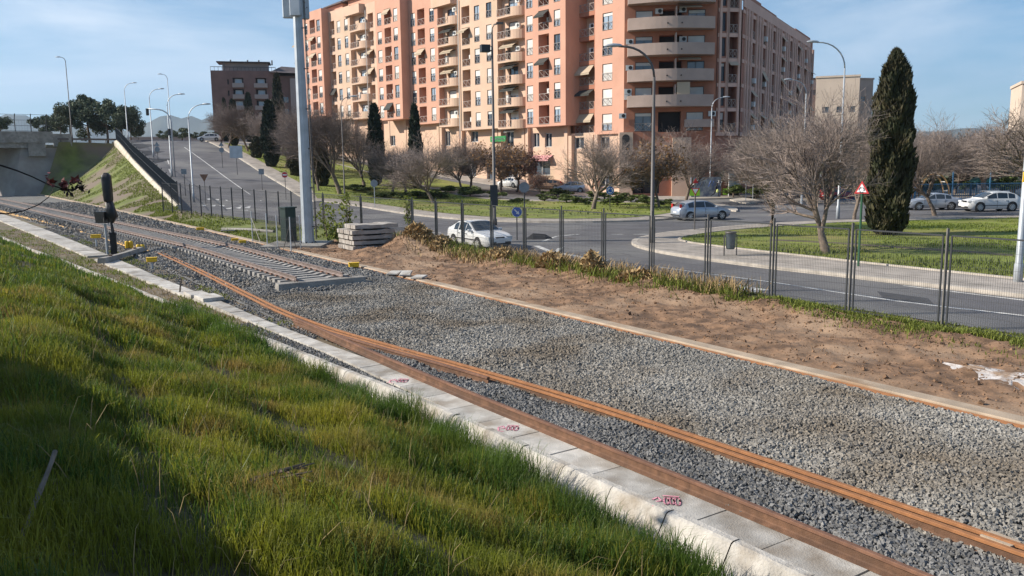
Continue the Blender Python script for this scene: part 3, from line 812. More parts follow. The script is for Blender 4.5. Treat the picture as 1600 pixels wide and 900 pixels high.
fence = thing('mesh_fence', 'dark wire mesh fence between the dirt strip and the street', 'fence', tn(11.2, 20.62))
k0 = -7; org = fence.location.copy(); ud = Vector((DX, DY, 0))
fp = [tn(11.2+PW*k, 20.62) for k in range(k0, 12)]
fp2 = fp+[fp[-1].lerp(FA, f) for f in (.36, .68, 1.0)]
pm = MB().box((0,0,FH/2+.0), (.055,.055,FH+.3)).mesh('post', MT['post_mid'])
for i, p in enumerate(fp2):
    z = T(p.x, p.y)+(dirt_z(*to_tn(p.x, p.y)) if i < len(fp) else 0)*.6
    o = obj('post', pm, fence, Vector((p.x, p.y, 0))-org)
    if i < len(fp2)-1:
        q = fp2[i+1]; d = (q-p).normalized()
        fence_panel(fence, p+d*.11-org, q-d*.11-org, FH-.03, dense=.055 if i < 12 else .09, wire=.0045 if i < 12 else .006, rails=(FH-.12, FH-.2, FH-.3) if i > 10 else ())
f2 = thing('mesh_fence', 'dark post and mesh fence climbing to the white retaining wall beside the ramp', 'fence', tuple(FA))
org = FA.copy(); NP = 13
pm2 = MB().box((0,0,1.15), (.07,.07,2.5)).mesh('post', MT['post_dark'])
for i in range(NP):
    f = i/(NP-1); p = FA.lerp(FB, f); p.z = slope_pt(55+13*f, 1.0).z*1.0 if False else (.05+.65*f)
    if i: obj('post', pm2, f2, p-org)
    if i < NP-1:
        q = FA.lerp(FB, (i+1)/(NP-1)); q.z = .05+.65*(i+1)/(NP-1); fence_panel(f2, p-org, q-org, 2.3, .1, .006, .03)

# ------------------------------------------------------------------ retaining wall with railing beside the ramp
wl = thing('retaining_wall', 'pale concrete retaining wall with dark railing along the ramp', 'wall', tuple(W0))
org = W0.copy(); d = W1-W0; n_ = Vector((-d.y, d.x, 0)).normalized()   # towards the railway
rows = []
K = 40
def wtop(f):
    p = W0.lerp(W1, f); return max(T(p.x+1.6, p.y+.9)+.12, p.z+.25)
for i in range(K+1):
    f = i/K; p = W0.lerp(W1, f); zt = wtop(f)
    a = p+n_*.42; b = p+n_*.15; c = p-n_*.25
    rows.append([(a.x-org.x, a.y-org.y, p.z-1.5-org.z), (a.x-org.x, a.y-org.y, zt-.35-org.z), (b.x-org.x, b.y-org.y, zt-org.z), (c.x-org.x, c.y-org.y, zt-org.z), (c.x-org.x, c.y-org.y, p.z-1.5-org.z)])
mb = MB().loft(rows); mb.f += [(0,1,2,3,4), tuple(K*5+i for i in (4,3,2,1,0))]; mb.m += [0,0]
mb.build('wall_body', mat('wall_pale', (.56,.50,.40), .9, .1, .8, stain=((.36,.3,.22), .6, .5, .75)), wl)
mb = MB()
Ln = d.length
for i in range(int(Ln/.16)):
    f = i*.16/Ln; p = W0.lerp(W1, f)-org; z = wtop(f)-org.z
    mb.box((p.x, p.y, z+1.05), (.025, .025, 2.1))
for i in range(K):
    for h in (.15, 1.1, 2.1):
        a = W0.lerp(W1, i/K)-org; b = W0.lerp(W1, (i+1)/K)-org; a.z = wtop(i/K)-org.z+h; b.z = wtop((i+1)/K)-org.z+h
        mb.tube([a, b], .03, 4)
mb.build('railing', MT['post_dark'], wl)
pmw = MB().box((0,0,1.1), (.08,.08,2.3)).mesh('post', MT['post_dark'])
for i in range(0, K+1, 2):
    p = W0.lerp(W1, i/K)-org; p.z = wtop(i/K)-org.z; obj('post', pmw, wl, p)

# ------------------------------------------------------------------ road bridge on the left
br = thing('road_bridge', 'grey concrete road bridge over the railway with fenced parapet', 'bridge', (-77, 143.5, 0), math.atan2(.556, .831))
def bx(name, x0, x1, y0, y1, z0, z1, m): return MB().box(((x0+x1)/2, (y0+y1)/2, (z0+z1)/2), (x1-x0, y1-y0, z1-z0)).build(name, MT[m], br)
bx('deck', -60, -2.4, .35, 11, 7.75, 8.9, 'concrete_old')
bx('parapet', -60, -.4, 0, .34, 8.6, 10.45, 'concrete_old')
bx('parapet', -.38, 2.4, .1, .45, 8.0, 10.1, 'concrete_old')
bx('bearing_block', -4.2, -1.6, .1, 3.4, 6.4, 8.58, 'concrete_old')
mb = MB(); C0 = [(-6.9,.6),(.6,.6),(.6,11),(-12.2,11)]; C1 = [(-5.2,1.1),(.6,1.1),(.6,11),(-10.0,11)]
mb.add([(x, y, -.6) for x, y in C0]+[(x, y, 7.75) for x, y in C1], [(3,2,1,0),(4,5,6,7)]+[(i,(i+1)%4,4+(i+1)%4,4+i) for i in range(4)])
mb.build('abutment', mat('abutment', (.34,.31,.28), .9, .12, .6, stain=((.3,.26,.24), .5, .5, .72)), br)
bx('abutment', -33, -26, .6, 11, -.6, 7.74, 'concrete_old')
for i in range(14):
    x = -1.2-i*2.3; z = 10.45
    mb = MB().tube([(x, .17, z), (x, .17, z+1.9), (x+.1, -.35, z+2.85)], .075, 5); mb.build('fence_post', MT['post_dark'], br)
mb = MB()
for z, y in ((10.55,.17), (11.4,.17), (12.3,.17), (13.2,-.3)): mb.tube([(-40, y, z), (.5, y, z)], .028, 4)
for i in range(100): mb.box((-40+i*.4, .17, 11.4), (.012, .012, 1.9))
mb.build('fence_mesh', MT['wire'], br)
# ground behind the abutment up to the ramp crest
bar = thing('guard_rail', 'low grey barrier at the top of the slope beside the pines', 'barrier', (-73, 147.5, 8.5), .85)
MB().box((0, 0, .75), (11, .08, .32)).build('rail', MT['galv_dark'], bar)
for i in range(5): MB().box((-5+i*2.5, .1, .35), (.1, .1, .9)).build('post', MT['galv_dark'], bar)

# ------------------------------------------------------------------ big mast, cabinet, enclosure
ms = thing('radio_mast', 'tall tapered grey steel radio mast with ladder', 'mast', tuple(gz(482, 382, 0)))
MB().lathe([(.37,-.1),(.33,.6),(.245,13.0),(.225,20)], 10).build('pole', MT['galv'], ms)
mb = MB()
for s in (-.2, .2): mb.tube([(.5, -.2+s*.6, .3), (.4, -.2+s*.6, 13), (.38, -.2+s*.6, 19)], .022, 4)
for i in range(62): mb.box((.5-.1*i/62, -.2, .5+i*.3), (.03, .3, .03))
for i in range(9):
    mb.tube([(.2, -.1, 1+i*2.1), (.5, -.2, 1+i*2.1)], .03, 4)
    mb.box((.58, -.3, 2.0+i*2.1), (.05, .05, .05))
mb.build('ladder', MT['galv_dark'], ms)
for x, y, rz in ((-.52, .15, .2), (.02, -.42, -.1), (.2, .5, .5)):
    a = MB().box((x, y, 14.2), (.58, .3, 4.3), rz).build('antenna_panel', MT['galv'], ms); md = a.modifiers.new('b', 'BEVEL'); md.width = .04
MB().box((0, 0, .04), (.95, .95, .1)).build('base_plate', MT['galv_dark'], ms)
mb = MB()
for a in range(8): mb.lathe([(.03,.09),(.03,.18)], 6, (.41*math.cos(a*.785), .41*math.sin(a*.785), 0))
mb.build('anchor_bolts', MT['galv_dark'], ms)
struct(MB().box((0,0,0), (3.2, 3.4, .2)).build('concrete_pad', MT['concrete_old'], loc=gz(466, 383, .0)))
cb = thing('equipment_cabinet', 'dark green trackside cabinet beside the radio mast', 'cabinet', tuple(gz(452, 379, .05)), math.atan2(-DX, DY)+.35)
b = MB().box((0, 0, 1.0), (.72, .5, 1.85)).build('cabinet_body', MT['dark_green'], cb); b.modifiers.new('b', 'BEVEL').width = .02
MB().box((0, 0, 1.955), (.82, .6, .07)).build('lid', MT['dark_green'], cb)
MB().box((0, -.258, 1.0), (.6, .015, 1.65)).build('door', MT['dark_green'], cb)
MB().box((.2, -.28, 1.0), (.03, .03, .18)).build('handle', MT['galv_dark'], cb)
MB().box((0, 0, .04), (.8, .58, .1)).build('plinth', MT['concrete_old'], cb)
en = thing('wire_enclosure', 'low see-through wire enclosure on thin grey posts before the cabinet', 'fence', tuple(gz(434, 388, 0)))
oe = gz(434, 388, 0); ep = [gz(395, 378), gz(418, 384), gz(434, 388), gz(455, 393), gz(470, 389)]
for p in ep: MB().tube([(p.x-oe.x, p.y-oe.y, 0), (p.x-oe.x, p.y-oe.y, 1.75)], .032, 6).build('post', MT['galv'], en)
for i, j in ((0,1), (3,2), (3,4)):
    p, q = ep[i], ep[j].lerp(ep[i], .45); MB().tube([(p.x-oe.x, p.y-oe.y, 1.4), (q.x-oe.x, q.y-oe.y, .05)], .017, 5).build('brace', MT['galv_dark'], en)
mb = MB()
for i in range(4):
    a, b = ep[i]-oe, ep[i+1]-oe
    for z in (.1, .6, 1.1, 1.6): mb.tube([a+Vector((0,0,z)), b+Vector((0,0,z))], .004, 3)
    for k in range(24):
        c = a.lerp(b, k/24); e2 = a.lerp(b, min(1, (k+3)/24)); mb.tube([c+Vector((0,0,.05)), e2+Vector((0,0,1.7))], .0025, 3)
        mb.tube([e2+Vector((0,0,.05)), c+Vector((0,0,1.7))], .0025, 3)
mb.build('wire_mesh', MT['galv_dark'], en)

# ------------------------------------------------------------------ stack of concrete sleepers
st0 = gz(552, 392, .1); dirA = (gz(611, 388, .1)-st0); dirA.z = 0; dirA.normalize()     # along the sleepers
dirB = (gz(518, 388, .1)-st0); dirB.z = 0; dirB.normalize(); dirB = (dirB-dirA*dirB.dot(dirA)).normalized()
LN = 2.3; WD = .29
nm = ['lowest', 'second', 'third', 'fourth', 'top']
sm = MB()
sm.add([(x, y, z) for (x, z) in ((0,0),(LN,0),(LN,.19),(LN-.55,.21),(LN-.8,.17),(.8,.17),(.55,.21),(0,.19)) for y in (0, WD-.015)],
       [tuple(range(0,16,2)), tuple(range(15,0,-2))]+[(i*2, i*2+1, ((i+1) % 8)*2+1, ((i+1) % 8)*2) for i in range(8)])
sm_me = sm.mesh('concrete_sleeper', mat('stack_concrete', (.40,.365,.325), .9, .16, 2.5, .4, 60, stain=((.24,.2,.17), 1.8, .5, .75)))
bat = MB().box((0,0,0), (.07, 1.9, .055)).mesh('timber', MT['bark'])
for lv in range(5):
    cnt = 7 if lv < 4 else 5
    for k in range(cnt):
        off = .12*hsh(lv*3.3, 2)+(.06 if lv == 4 else 0)
        p = st0+dirA*(off*.5+random.uniform(-.02, .03)+(.18 if lv == 4 else 0))+dirB*(k*(WD+.012)+(.05 if lv < 4 else .15)+off*.3)
        o = obj('concrete_sleeper', sm_me, None, (p.x, p.y, .1+lv*.262), math.atan2(dirA.y, dirA.x)+random.uniform(-.01, .01))
        o.scale.y = -1 if dirA.cross(dirB).z < 0 else 1
        lab = {0: 'concrete sleeper in the lowest layer of the stack', 1: 'concrete sleeper in the second layer from the ground of the stack', 2: 'concrete sleeper in the middle layer of the stack',
               3: 'concrete sleeper in the layer just under the top one of the stack', 4: 'concrete sleeper in the short top layer of the stack'}[lv]
        tag(o, lab, 'concrete sleeper', 'concrete sleepers piled beside the fence, '+['lowest layer','second layer','middle layer','fourth layer','top layer'][lv])
    if lv < 4:
        for x, wh in ((.5, 'near end'), (1.8, 'far end')):
            p = st0+dirA*x+dirB*.95
            o = obj('timber', bat, None, (p.x, p.y, .1+lv*.262+.236), math.atan2(dirB.y, dirB.x)-math.pi/2)
            tag(o, 'dark timber batten between two layers of the sleeper stack', 'batten', 'battens in the sleeper stack')

# ------------------------------------------------------------------ covered signal, boxes, old beam
sg = thing('railway_signal', 'railway signal wrapped in black plastic beside the old concrete beam', 'railway signal', tuple(gz(178, 396, 0)))
MB().tube([(0,0,-.1),(0,0,3.9)], .06, 8).build('post', MT['galv_dark'], sg)
MB().box((.02, 0, .5), (.30, .22, 1.15), .4).build('base_case', MT['black_plastic'], sg)
def wrapped(rows_):
    mb = MB(); rr = []
    for z, rx, ry, dx in rows_:
        rr.append([(dx+rx*math.copysign(abs(math.cos(a))**.5, math.cos(a))*(1+.07*math.sin(5*a+z*9)), ry*math.copysign(abs(math.sin(a))**.5, math.sin(a))*(1+.08*math.cos(4*a+z*7)), z) for a in np.linspace(0, 2*math.pi, 19)[:-1]])
    mb.loft(rr, close=True); mb.f += [tuple(range(17,-1,-1)), tuple((len(rr)-1)*18+i for i in range(18))]; mb.m += [0, 0]
    return mb
wrapped([(2.62,.17,.17,-.06),(2.7,.205,.18,-.06),(3.3,.21,.19,-.07),(3.8,.215,.19,-.07),(3.92,.2,.18,-.07),(3.98,.14,.12,-.07),(4.06,.09,.08,-.08)]).build('signal_head', MT['black_plastic'], sg, True)
wrapped([(1.55,.06,.08,.05),(1.75,.17,.14,.06),(1.85,.26,.2,.07),(2.2,.21,.18,.03),(2.65,.15,.15,-.03)]).build('lower_head', MT['black_plastic'], sg, True)
MB().tube([(.1,-.06,.9),(.14,-.12,1.2),(.05,-.08,1.6)], .03, 5).build('cable', MT['black_plastic'], sg)
jb = thing('junction_box', 'black trackside junction box on a grey post, left of the wrapped signal', 'junction box', tuple(gz(168, 396, 0)))
MB().tube([(0,0,-.1),(0,0,1.5)], .065, 8).build('post', MT['galv'], jb)
MB().add([(-.42,-.1,1.55),(.1,-.26,1.55),(.22,.02,1.55),(-.28,.2,1.55),(-.46,-.12,2.12),(.12,-.3,2.12),(.26,.02,2.12),(-.3,.24,2.12)],
         [(0,3,2,1),(4,5,6,7),(0,1,5,4),(1,2,6,5),(2,3,7,6),(3,0,4,7)]).build('box_body', MT['black_plastic'], jb)
MB().box((.16, -.12, 1.84), (.03, .34, .5), -.5).build('side_flap', MT['galv_dark'], jb)
def ybox(u, v, label, post=.0, w=.34, rz=0.3, z0=0.0, pair=False):
    p = gz(u, v, z0); t = thing('yellow_box', label, 'cable box', tuple(p), rz, 'yellow trackside boxes')
    if post: MB().tube([(0,0,-.1),(0,0,post)], .055, 8).build('post', MT['galv'], t)
    b = MB().box((0,0,post+.1), (w, .24, .17)).build('box_body', MT['yellow'], t); b.modifiers.new('b', 'BEVEL').width = .025
    MB().box((0,0,post+.195), (w+.03, .26, .03)).build('lid', MT['yellow'], t)
    return t
ybox(238, 419, 'yellow box on a short grey post by the gravel, nearest the camera', .26, .42, .4)
ybox(151, 384, 'yellow box on a tall grey post, left of the junction box', .42, .5, .3)
ybox(313, 360, 'yellow box lying at the edge beam below the climbing fence', .0, .5)
ybox(367, 378, 'left one of two yellow boxes side by side at the edge beam', .0, .38)
ybox(379, 381, 'right one of two yellow boxes side by side at the edge beam', .0, .38)
ybox(553, 419, 'single yellow box at the edge beam by the track end', .03, .42)
def ydrum(u, v, label, rz):
    t = thing('yellow_connector', label, 'cable connector', tuple(gz(u, v, .03)), rz, 'yellow upright connectors by the rusty rails')
    for x in (-.1, .1): MB().lathe([(.08,0),(.1,.03),(.1,.36),(.085,.42),(.03,.43)], 10, (x, 0, 0)).build('drum', MT['yellow'], t, True)
    MB().box((0, 0, .03), (.4, .2, .05)).build('base', MT['galv_dark'], t)
ydrum(202, 389, 'pair of yellow upright drums nearest the wrapped signal', .3)
ydrum(220, 395, 'pair of yellow upright drums at the end of the rusty rails', .3)
ob = thing('old_beam', 'weathered grey concrete beam lying across the walkway under the signal', 'concrete beam', tuple(tn(41.3, 5.4, .05)))
a = Vector((0,0,0)); b = tn(45.6, 7.95, .12)-tn(41.3, 5.4, .05); rows = []
for f in np.linspace(0, 1, 7):
    p = a.lerp(b, f); dd = b.normalized(); nn = Vector((-dd.y, dd.x, 0)); hw = .19-.04*math.sin(f*3.14); h = .24-.05*math.sin(f*3.14)
    rows.append([p-nn*hw, p-nn*hw*.8+Vector((0,0,h)), p+nn*hw*.8+Vector((0,0,h)), p+nn*hw])
mb = MB().loft(rows, close=True); mb.f += [(0,1,2,3), (27,26,25,24)]; mb.m += [0,0]
mb.build('beam_body', MT['concrete_old'], ob)
for f in (.2, .78):
    p = a.lerp(b, f)+Vector((0,0,.235)); MB().box(p, (.16,.1,.05), .5).build('rail_seat', MT['rust_dark'], ob)
tag(MB().tube([(0,0,-.1),(.05,.02,.25),(.09,.05,.5)], .03, 5).build('wooden_peg', MT['bark'], loc=gz(280, 458, 0)), 'short dark peg standing in the walkway slabs', 'peg')
tag(MB().box((0,0,.02), (.9,.5,.06), .3).build('dark_board', MT['concrete_old'], loc=tn(56, 15.0, .12)), 'weathered board lying beside the edge beam on the grass slope', 'board')
tag(MB().tube([(0,0,.04),(2.2,-1.4,.1),(4.4,-3.0,.06)], .13, 6).build('dark_conduit', MT['concrete_old'], loc=tn(58.5, 15.3, 0)), 'long weathered grey beam at the foot of the grass slope', 'beam')
for i, (t_, n_, r_) in enumerate(((33.2, 9.0, .2), (38, 12.9, .25))):
    pass
tag(MB().box((0,0,.02), (.22,.34,.1), .5).build('stone_block', MT['concrete_warm'], loc=gz(1563, 850, .03)), 'pale square stone lying against the rusty rail in the gravel', 'stone')
# ------------------------------------------------------------------ street lamps
def lamp(base, H, arm, side, label, m='galv', name='street_lamp', r=.09, ang=0.0):
    t = thing(name, label, 'street lamp', tuple(base), ang, 'street lamps')
    pole = MB().lathe([(r*1.5,-.1),(r*1.5,.9),(r,1.0),(r*.62,H-arm*.75)], 9).build('pole', MT[m], t, True)
    pts = [(0,0,H-arm*.75)]
    for k in range(1, 8):
        a = k/7*1.45; pts.append((side*arm*.75*(1-math.cos(a)), 0, H-arm*.75+arm*.72*math.sin(a)))
    x = pts[-1][0]; z = pts[-1][2]; pts.append((x+side*arm*.2, 0, z+.03))
    MB().tube(pts, r*.55, 6).build('arm', MT[m], t, True)
    hd = MB(); rows = []
    x0 = x+side*arm*.12
    for f, w_, h_ in ((0,.05,.05),(.12,.11,.1),(.5,.17,.13),(.85,.14,.09),(1,.04,.03)):
        rows.append([(x0+side*f*.85, w_*c, z+.05+h_*s) for c, s in ((1,0),(.7,.7),(0,1),(-.7,.7),(-1,0),(-.6,-.45),(.6,-.45))])
    hd.loft(rows, close=True).build('lamp_head', MT['galv' if m != 'post_dark' else 'galv_dark'], t, True)
    return t
G = lambda u, v: hit(u, v)
lamp(gz(1018.5, 383), 10.1, 2.1, -1, 'tall dark lamp with a left-pointing arm at the tip of the right pavement', 'galv_dark', r=.11)
lamp(gz(1109, 309), 11.6, 1.6, 1, 'pale lamp beside the graffiti panel, arm to the right', 'galv')
lamp(gz(1309, 342), 12.6, 2.5, -1, 'silver lamp above the bare tree on the right lawn, arm to the left', 'galv')
lamp((31.3, 90, .1), 12.6, 2.0, -1, 'small lamp against the shaded facade, arm to the left', 'galv')
lamp(G(303, 316), 10, 2.0, 1, 'ramp lamp lowest on the slope, with a small floodlight box', 'galv')
lamp(G(269, 276), 10.2, 1.9, 1, 'second ramp lamp from the foot of the slope', 'galv')
lamp(G(240, 246), 10, 1.9, 1, 'third ramp lamp from the foot of the slope', 'galv')
lamp(Vector((-68.6, 152, 9.2)), 10, 1.9, 1, 'highest ramp lamp, at the crest by the pines', 'galv')
lamp(Vector((-64.0, 160, 9.3)), 12.2, 1.2, -1, 'slender lamp on the crest with its arm to the left', 'galv')
lamp(Vector((-75.5, 141+5, 9.0)), 14, 1.0, -1, 'very tall lamp beside the bridge, arm to the left', 'galv_dark')
lamp(G(539, 314), 11.2, 1.2, 1, 'slim lamp in front of the dark trees right of the radio mast', 'galv_dark', r=.08)
rl = thing('lamp_post', 'thick galvanised post at the right edge with a yellow tag', 'post', tuple(gz(1589.5, 446)))
MB().lathe([(.14,-.1),(.14,.7),(.115,.8),(.07,9)], 10).build('pole', MT['galv'], rl, True)
MB().box((-.02, -.13, 3.65), (.3, .05, .34)).build('tag_plate', MT['yellow'], rl)
for k in range(2): MB().lathe([(.118-.008*k, 3.5+.3*k), (.118-.008*k, 3.56+.3*k)], 10).build('clamp', MT['galv_dark'], rl)
fl = thing('floodlight_pole', 'tall dark pole with a floodlight on the centre island kerb', 'lamp post', tuple(gz(773, 352)))
D_ = fl.location.y; zz = lambda v: CAM_H+(255-v)*D_/1302.0
MB().lathe([(.17,-.1),(.17,.4),(.12,.5),(.07,zz(62))], 9).build('pole', MT['galv_dark'], fl, True)
MB().tube([(0,0,zz(64)),(.02,0,zz(54)),(.15,0,zz(48)),(.5,0,zz(46))], .06, 6).build('arm', MT['galv_dark'], fl, True)
MB().box((.55, 0, zz(46)), (.5, .25, .12)).build('lamp_head', MT['galv_dark'], fl)
MB().box((-.48, -.1, zz(83)), (.62, .5, .48), .3).build('floodlight', MT['post_dark'], fl)
MB().tube([(0,0,zz(86)),(-.3,0,zz(86))], .05, 5).build('bracket', MT['galv_dark'], fl)
MB().box((-.02, -.05, (zz(288)+zz(320))/2), (.52, .16, zz(288)-zz(320))).build('control_box', MT['post_dark'], fl)

# traffic lights on a mast arm
tl = thing('traffic_light', 'traffic light on a long curved arm over the ramp', 'traffic light', tuple(G(268, 277)+Vector((.35, .3, 0))))
H = 8.4
pts = [(0,0,-.1),(0,0,H-1.6)]+[(-1.6*(1-math.cos(a)), 0, H-1.6+1.6*math.sin(a)) for a in (.4,.8,1.2,1.57)]+[(-2.9,0,H+.1)]
MB().tube(pts, .08, 7).build('pole', MT['galv'], tl, True)
for x, z in ((-2.9, H-.3), (-.35, 5.6)):
    h = MB().box((x, 0, z), (.3, .22, .85)).build('signal_head', MT['post_dark'], tl)
    for k in range(3): MB().tube([(x, -.12, z+.27-.27*k), (x, -.24, z+.29-.27*k)], .1, 8).build('visor', MT['post_dark'], h)

# ------------------------------------------------------------------ road signs
def ngon(r, n, a0=0): return [(r*math.cos(a0+2*math.pi*i/n), r*math.sin(a0+2*math.pi*i/n)) for i in range(n)]
def plate(mb, pts, y, th=.012, mi=0):
    n = len(pts); vs = [(x, y-th/2, z) for x, z in pts]+[(x, y+th/2, z) for x, z in pts]
    mb.add(vs, [tuple(range(n)), tuple(range(2*n-1, n-1, -1))]+[(i, n+i, n+(i+1) % n, (i+1) % n) for i in range(n)], mi); return mb
def face(t, pts, z0, y, m, name='face', x0=0.0):
    return plate(MB(), [(x0+x, z+z0) for x, z in pts], y, .006).build(name, MT[m], t)
def sign(base, label, parts, h, rz=0.0, m='galv', r=.035):
    t = thing('road_sign', label, 'road sign', tuple(base), rz)
    MB().tube([(0,0,-.1),(0,0,h)], r, 7).build('post', MT[m], t)
    for fn in parts: fn(t)
    return t
def roundel(z, r, m, rim='white', y=-.05):
    def f(t):
        face(t, ngon(r, 24), z, y, rim, 'rim'); face(t, ngon(r*.93, 24), z, y-.008, m, 'plate')
        face(t, ngon(r, 24), z, y+.012, 'sign_back', 'back')
    return f
def tri(z, r, inv=False, y=-.05, rim='red_sign', inner='white'):
    a0 = -math.pi/2 if inv else math.pi/2
    def f(t):
        face(t, ngon(r, 3, a0), z, y, rim, 'rim'); face(t, ngon(r*.66, 3, a0), z, y-.008, inner, 'plate'); face(t, ngon(r, 3, a0), z, y+.012, 'sign_back', 'back')
    return f
def back(pts, z, m='sign_back'):
    return lambda t: face(t, pts, z, -.045, m, 'back')
def arrow_ring(z, r, m, y=-.066):
    def f(t):
        mb = MB()
        for k in range(3):
            a0 = k*2.094; seg = []
            for i in range(9):
                a = a0+i*.155; seg.append((r*math.cos(a), r*math.sin(a)))
            for i in range(8):
                (x0, z0), (x1, z1) = seg[i], seg[i+1]
                mb.add([(x0*.8, y, z+z0*.8), (x0*1.15, y, z+z0*1.15), (x1*1.15, y, z+z1*1.15), (x1*.8, y, z+z1*.8)], [(0,1,2,3)])
            a = a0-.0; mb.add([(r*.55*math.cos(a), y, z+r*.55*math.sin(a)), (r*1.4*math.cos(a), y, z+r*1.4*math.sin(a)), (r*math.cos(a-.5), y, z+r*math.sin(a-.5))], [(0,1,2)])
        mb.build('arrows', MT[m], t)
    return f
def diag_arrow(z, r, y=-.066):
    def f(t):
        c = math.cos(-.785); s = math.sin(-.785)
        P = [(-.7,.13),(.12,.13),(.12,.4),(.72,0),(.12,-.4),(.12,-.13),(-.7,-.13)]
        face(t, [((x*c-q*s)*r, (x*s+q*c)*r) for x, q in P], z, y, 'white', 'arrow')
    return f
def zat(p, u, v): return CAM_H+(p.y)*((255-.0115*(u-800))-v)/1302.0-p.z
p = gz(808, 375); sign(p, 'blue round sign with white arrow pointing down right', [roundel(zat(p,808,330), .29, 'blue_sign'), diag_arrow(zat(p,808,330), .27)], zat(p,808,322), 0, 'post_dark')
p = gz(820, 395); sign(p, 'round sign seen from behind on a tall dark post by the fence', [back(ngon(.25, 20), zat(p,820,292))], zat(p,820,286), 0, 'post_dark')
p = gz(953, 331); sign(p, 'blue roundabout sign with white arrows on the centre island', [roundel(zat(p,953,297), .36, 'blue_sign'), arrow_ring(zat(p,953,297), .21, 'white')], zat(p,953,292), .05, 'post_dark')
p = gz(1085, 362); sign(p, 'red-rimmed give way sign behind the silver hatchback', [tri(zat(p,1087,297), .31, True), tri(zat(p,1087,283), .2, False, -.05, 'red_sign', 'red_sign')], zat(p,1087,286), 0, 'galv_dark', .045)
p = gz(1341, 421); sign(p, 'red triangular roundabout warning sign on a green post', [tri(zat(p,1349,295), .33, False), arrow_ring(zat(p,1349,296), .1, 'post_dark')], zat(p,1349,290), -.75, 'green_post', .045)
p = G(290, 306); sign(p, 'small square sign back at the foot of the ramp', [back([(-.3,-.28),(.3,-.28),(.3,.28),(-.3,.28)], zat(p,286,268))], zat(p,286,264), 0, 'post_dark')
p = G(322, 322); sign(p, 'give way sign seen from behind at the foot of the ramp', [back(ngon(.5, 3, -math.pi/2), zat(p,319,276), 'rust_dark')], zat(p,319,274), 0, 'galv_dark')
p = G(348, 262); sign(p, 'two stacked sign backs on one post beside the ramp pavement', [back(ngon(.42, 3, math.pi/2), zat(p,346,227)), back(ngon(.36, 16), zat(p,346,235))], zat(p,346,226), 0, 'post_dark')
p = G(247, 250); sign(p, 'two stacked sign backs on the wall side of the ramp', [back(ngon(.45, 3, math.pi/2), zat(p,244,227)), back(ngon(.38, 16), zat(p,244,234))], zat(p,244,225), 0, 'post_dark')
p = G(371, 273); sign(p, 'large pale blank sign board beside the ramp pavement', [back([(-.85,-.8),(.85,-.8),(.85,.8),(-.85,.8)], zat(p,368,238), 'galv')], zat(p,368,231), 0, 'post_dark')
p = G(410, 297); sign(p, 'small square dark sign on the lawn beside the ramp', [back([(-.32,-.32),(.32,-.32),(.32,.32),(-.32,.32)], zat(p,407,268))], zat(p,407,264), 0, 'galv_dark')
def no_entry(z):
    def f(t):
        roundel(z, .33, 'red_sign')(t); face(t, [(-.24,-.06),(.24,-.06),(.24,.06),(-.24,.06)], z, -.07, 'white', 'bar')
    return f
p = G(447, 312); sign(p, 'red no entry sign with white bar beside the radio mast', [no_entry(zat(p,445,273))], zat(p,445,268), 0, 'galv_dark')
p = G(586, 326); sign(p, 'round sign back on a grey post, centre island left of the bare trees', [back(ngon(.36, 20), zat(p,584,286))], zat(p,584,280), 0, 'galv')
p = gz(1165, 316); sign(p, 'blue and white round sign on the far traffic islet, left post', [roundel(zat(p,1165,282), .4, 'white', 'blue_sign'), arrow_ring(zat(p,1165,282), .2, 'blue_sign')], zat(p,1165,278), 0, 'galv')
p = gz(1176, 314); sign(p, 'narrow white sign seen at an angle on the far traffic islet, right post', [roundel(zat(p,1177,282), .38, 'white', 'sign_back')], zat(p,1177,278), 1.0, 'galv')
p = gz(1252, 322); sign(p, 'pale blue sign on a thick post under the bare trees by the right street', [roundel(zat(p,1252,282), .3, 'blue_sign')], zat(p,1252,278), .6, 'galv', .09)
# ------------------------------------------------------------------ litter bin
lb = thing('litter_bin', 'grey metal litter bin on two legs on the pavement', 'litter bin', tuple(gz(1141, 399, .13)), .2)
MB().lathe([(.17,.28),(.2,.36),(.22,1.0),(.23,1.02)], 14).build('bucket', MT['bin_grey'], lb, True)
MB().lathe([(.235,.98),(.25,1.0),(.25,1.06),(.2,1.07),(.2,.95)], 14).build('rim', MT['galv_dark'], lb, True)
for s in (-1, 1): MB().tube([(s*.3,0,-.02),(s*.3,0,.9),(s*.22,0,.95)], .025, 6).build('leg', MT['galv_dark'], lb)
# rubber lane bump in front of the splitter
tag(MB().loft([[(-.7,-.25,.004),(-.7,0,.05),(-.7,.25,.004)],[(-.3,-.35,.004),(-.3,0,.32),(-.3,.35,.004)],[(.4,-.35,.004),(.4,0,.26),(.4,.35,.004)],[(.8,-.2,.004),(.8,0,.04),(.8,.2,.004)]]).build('lane_divider', MT['car_trim'], loc=gz(841, 373, .005)), 'low black divider hump on the road behind the blue arrow sign', 'lane divider')
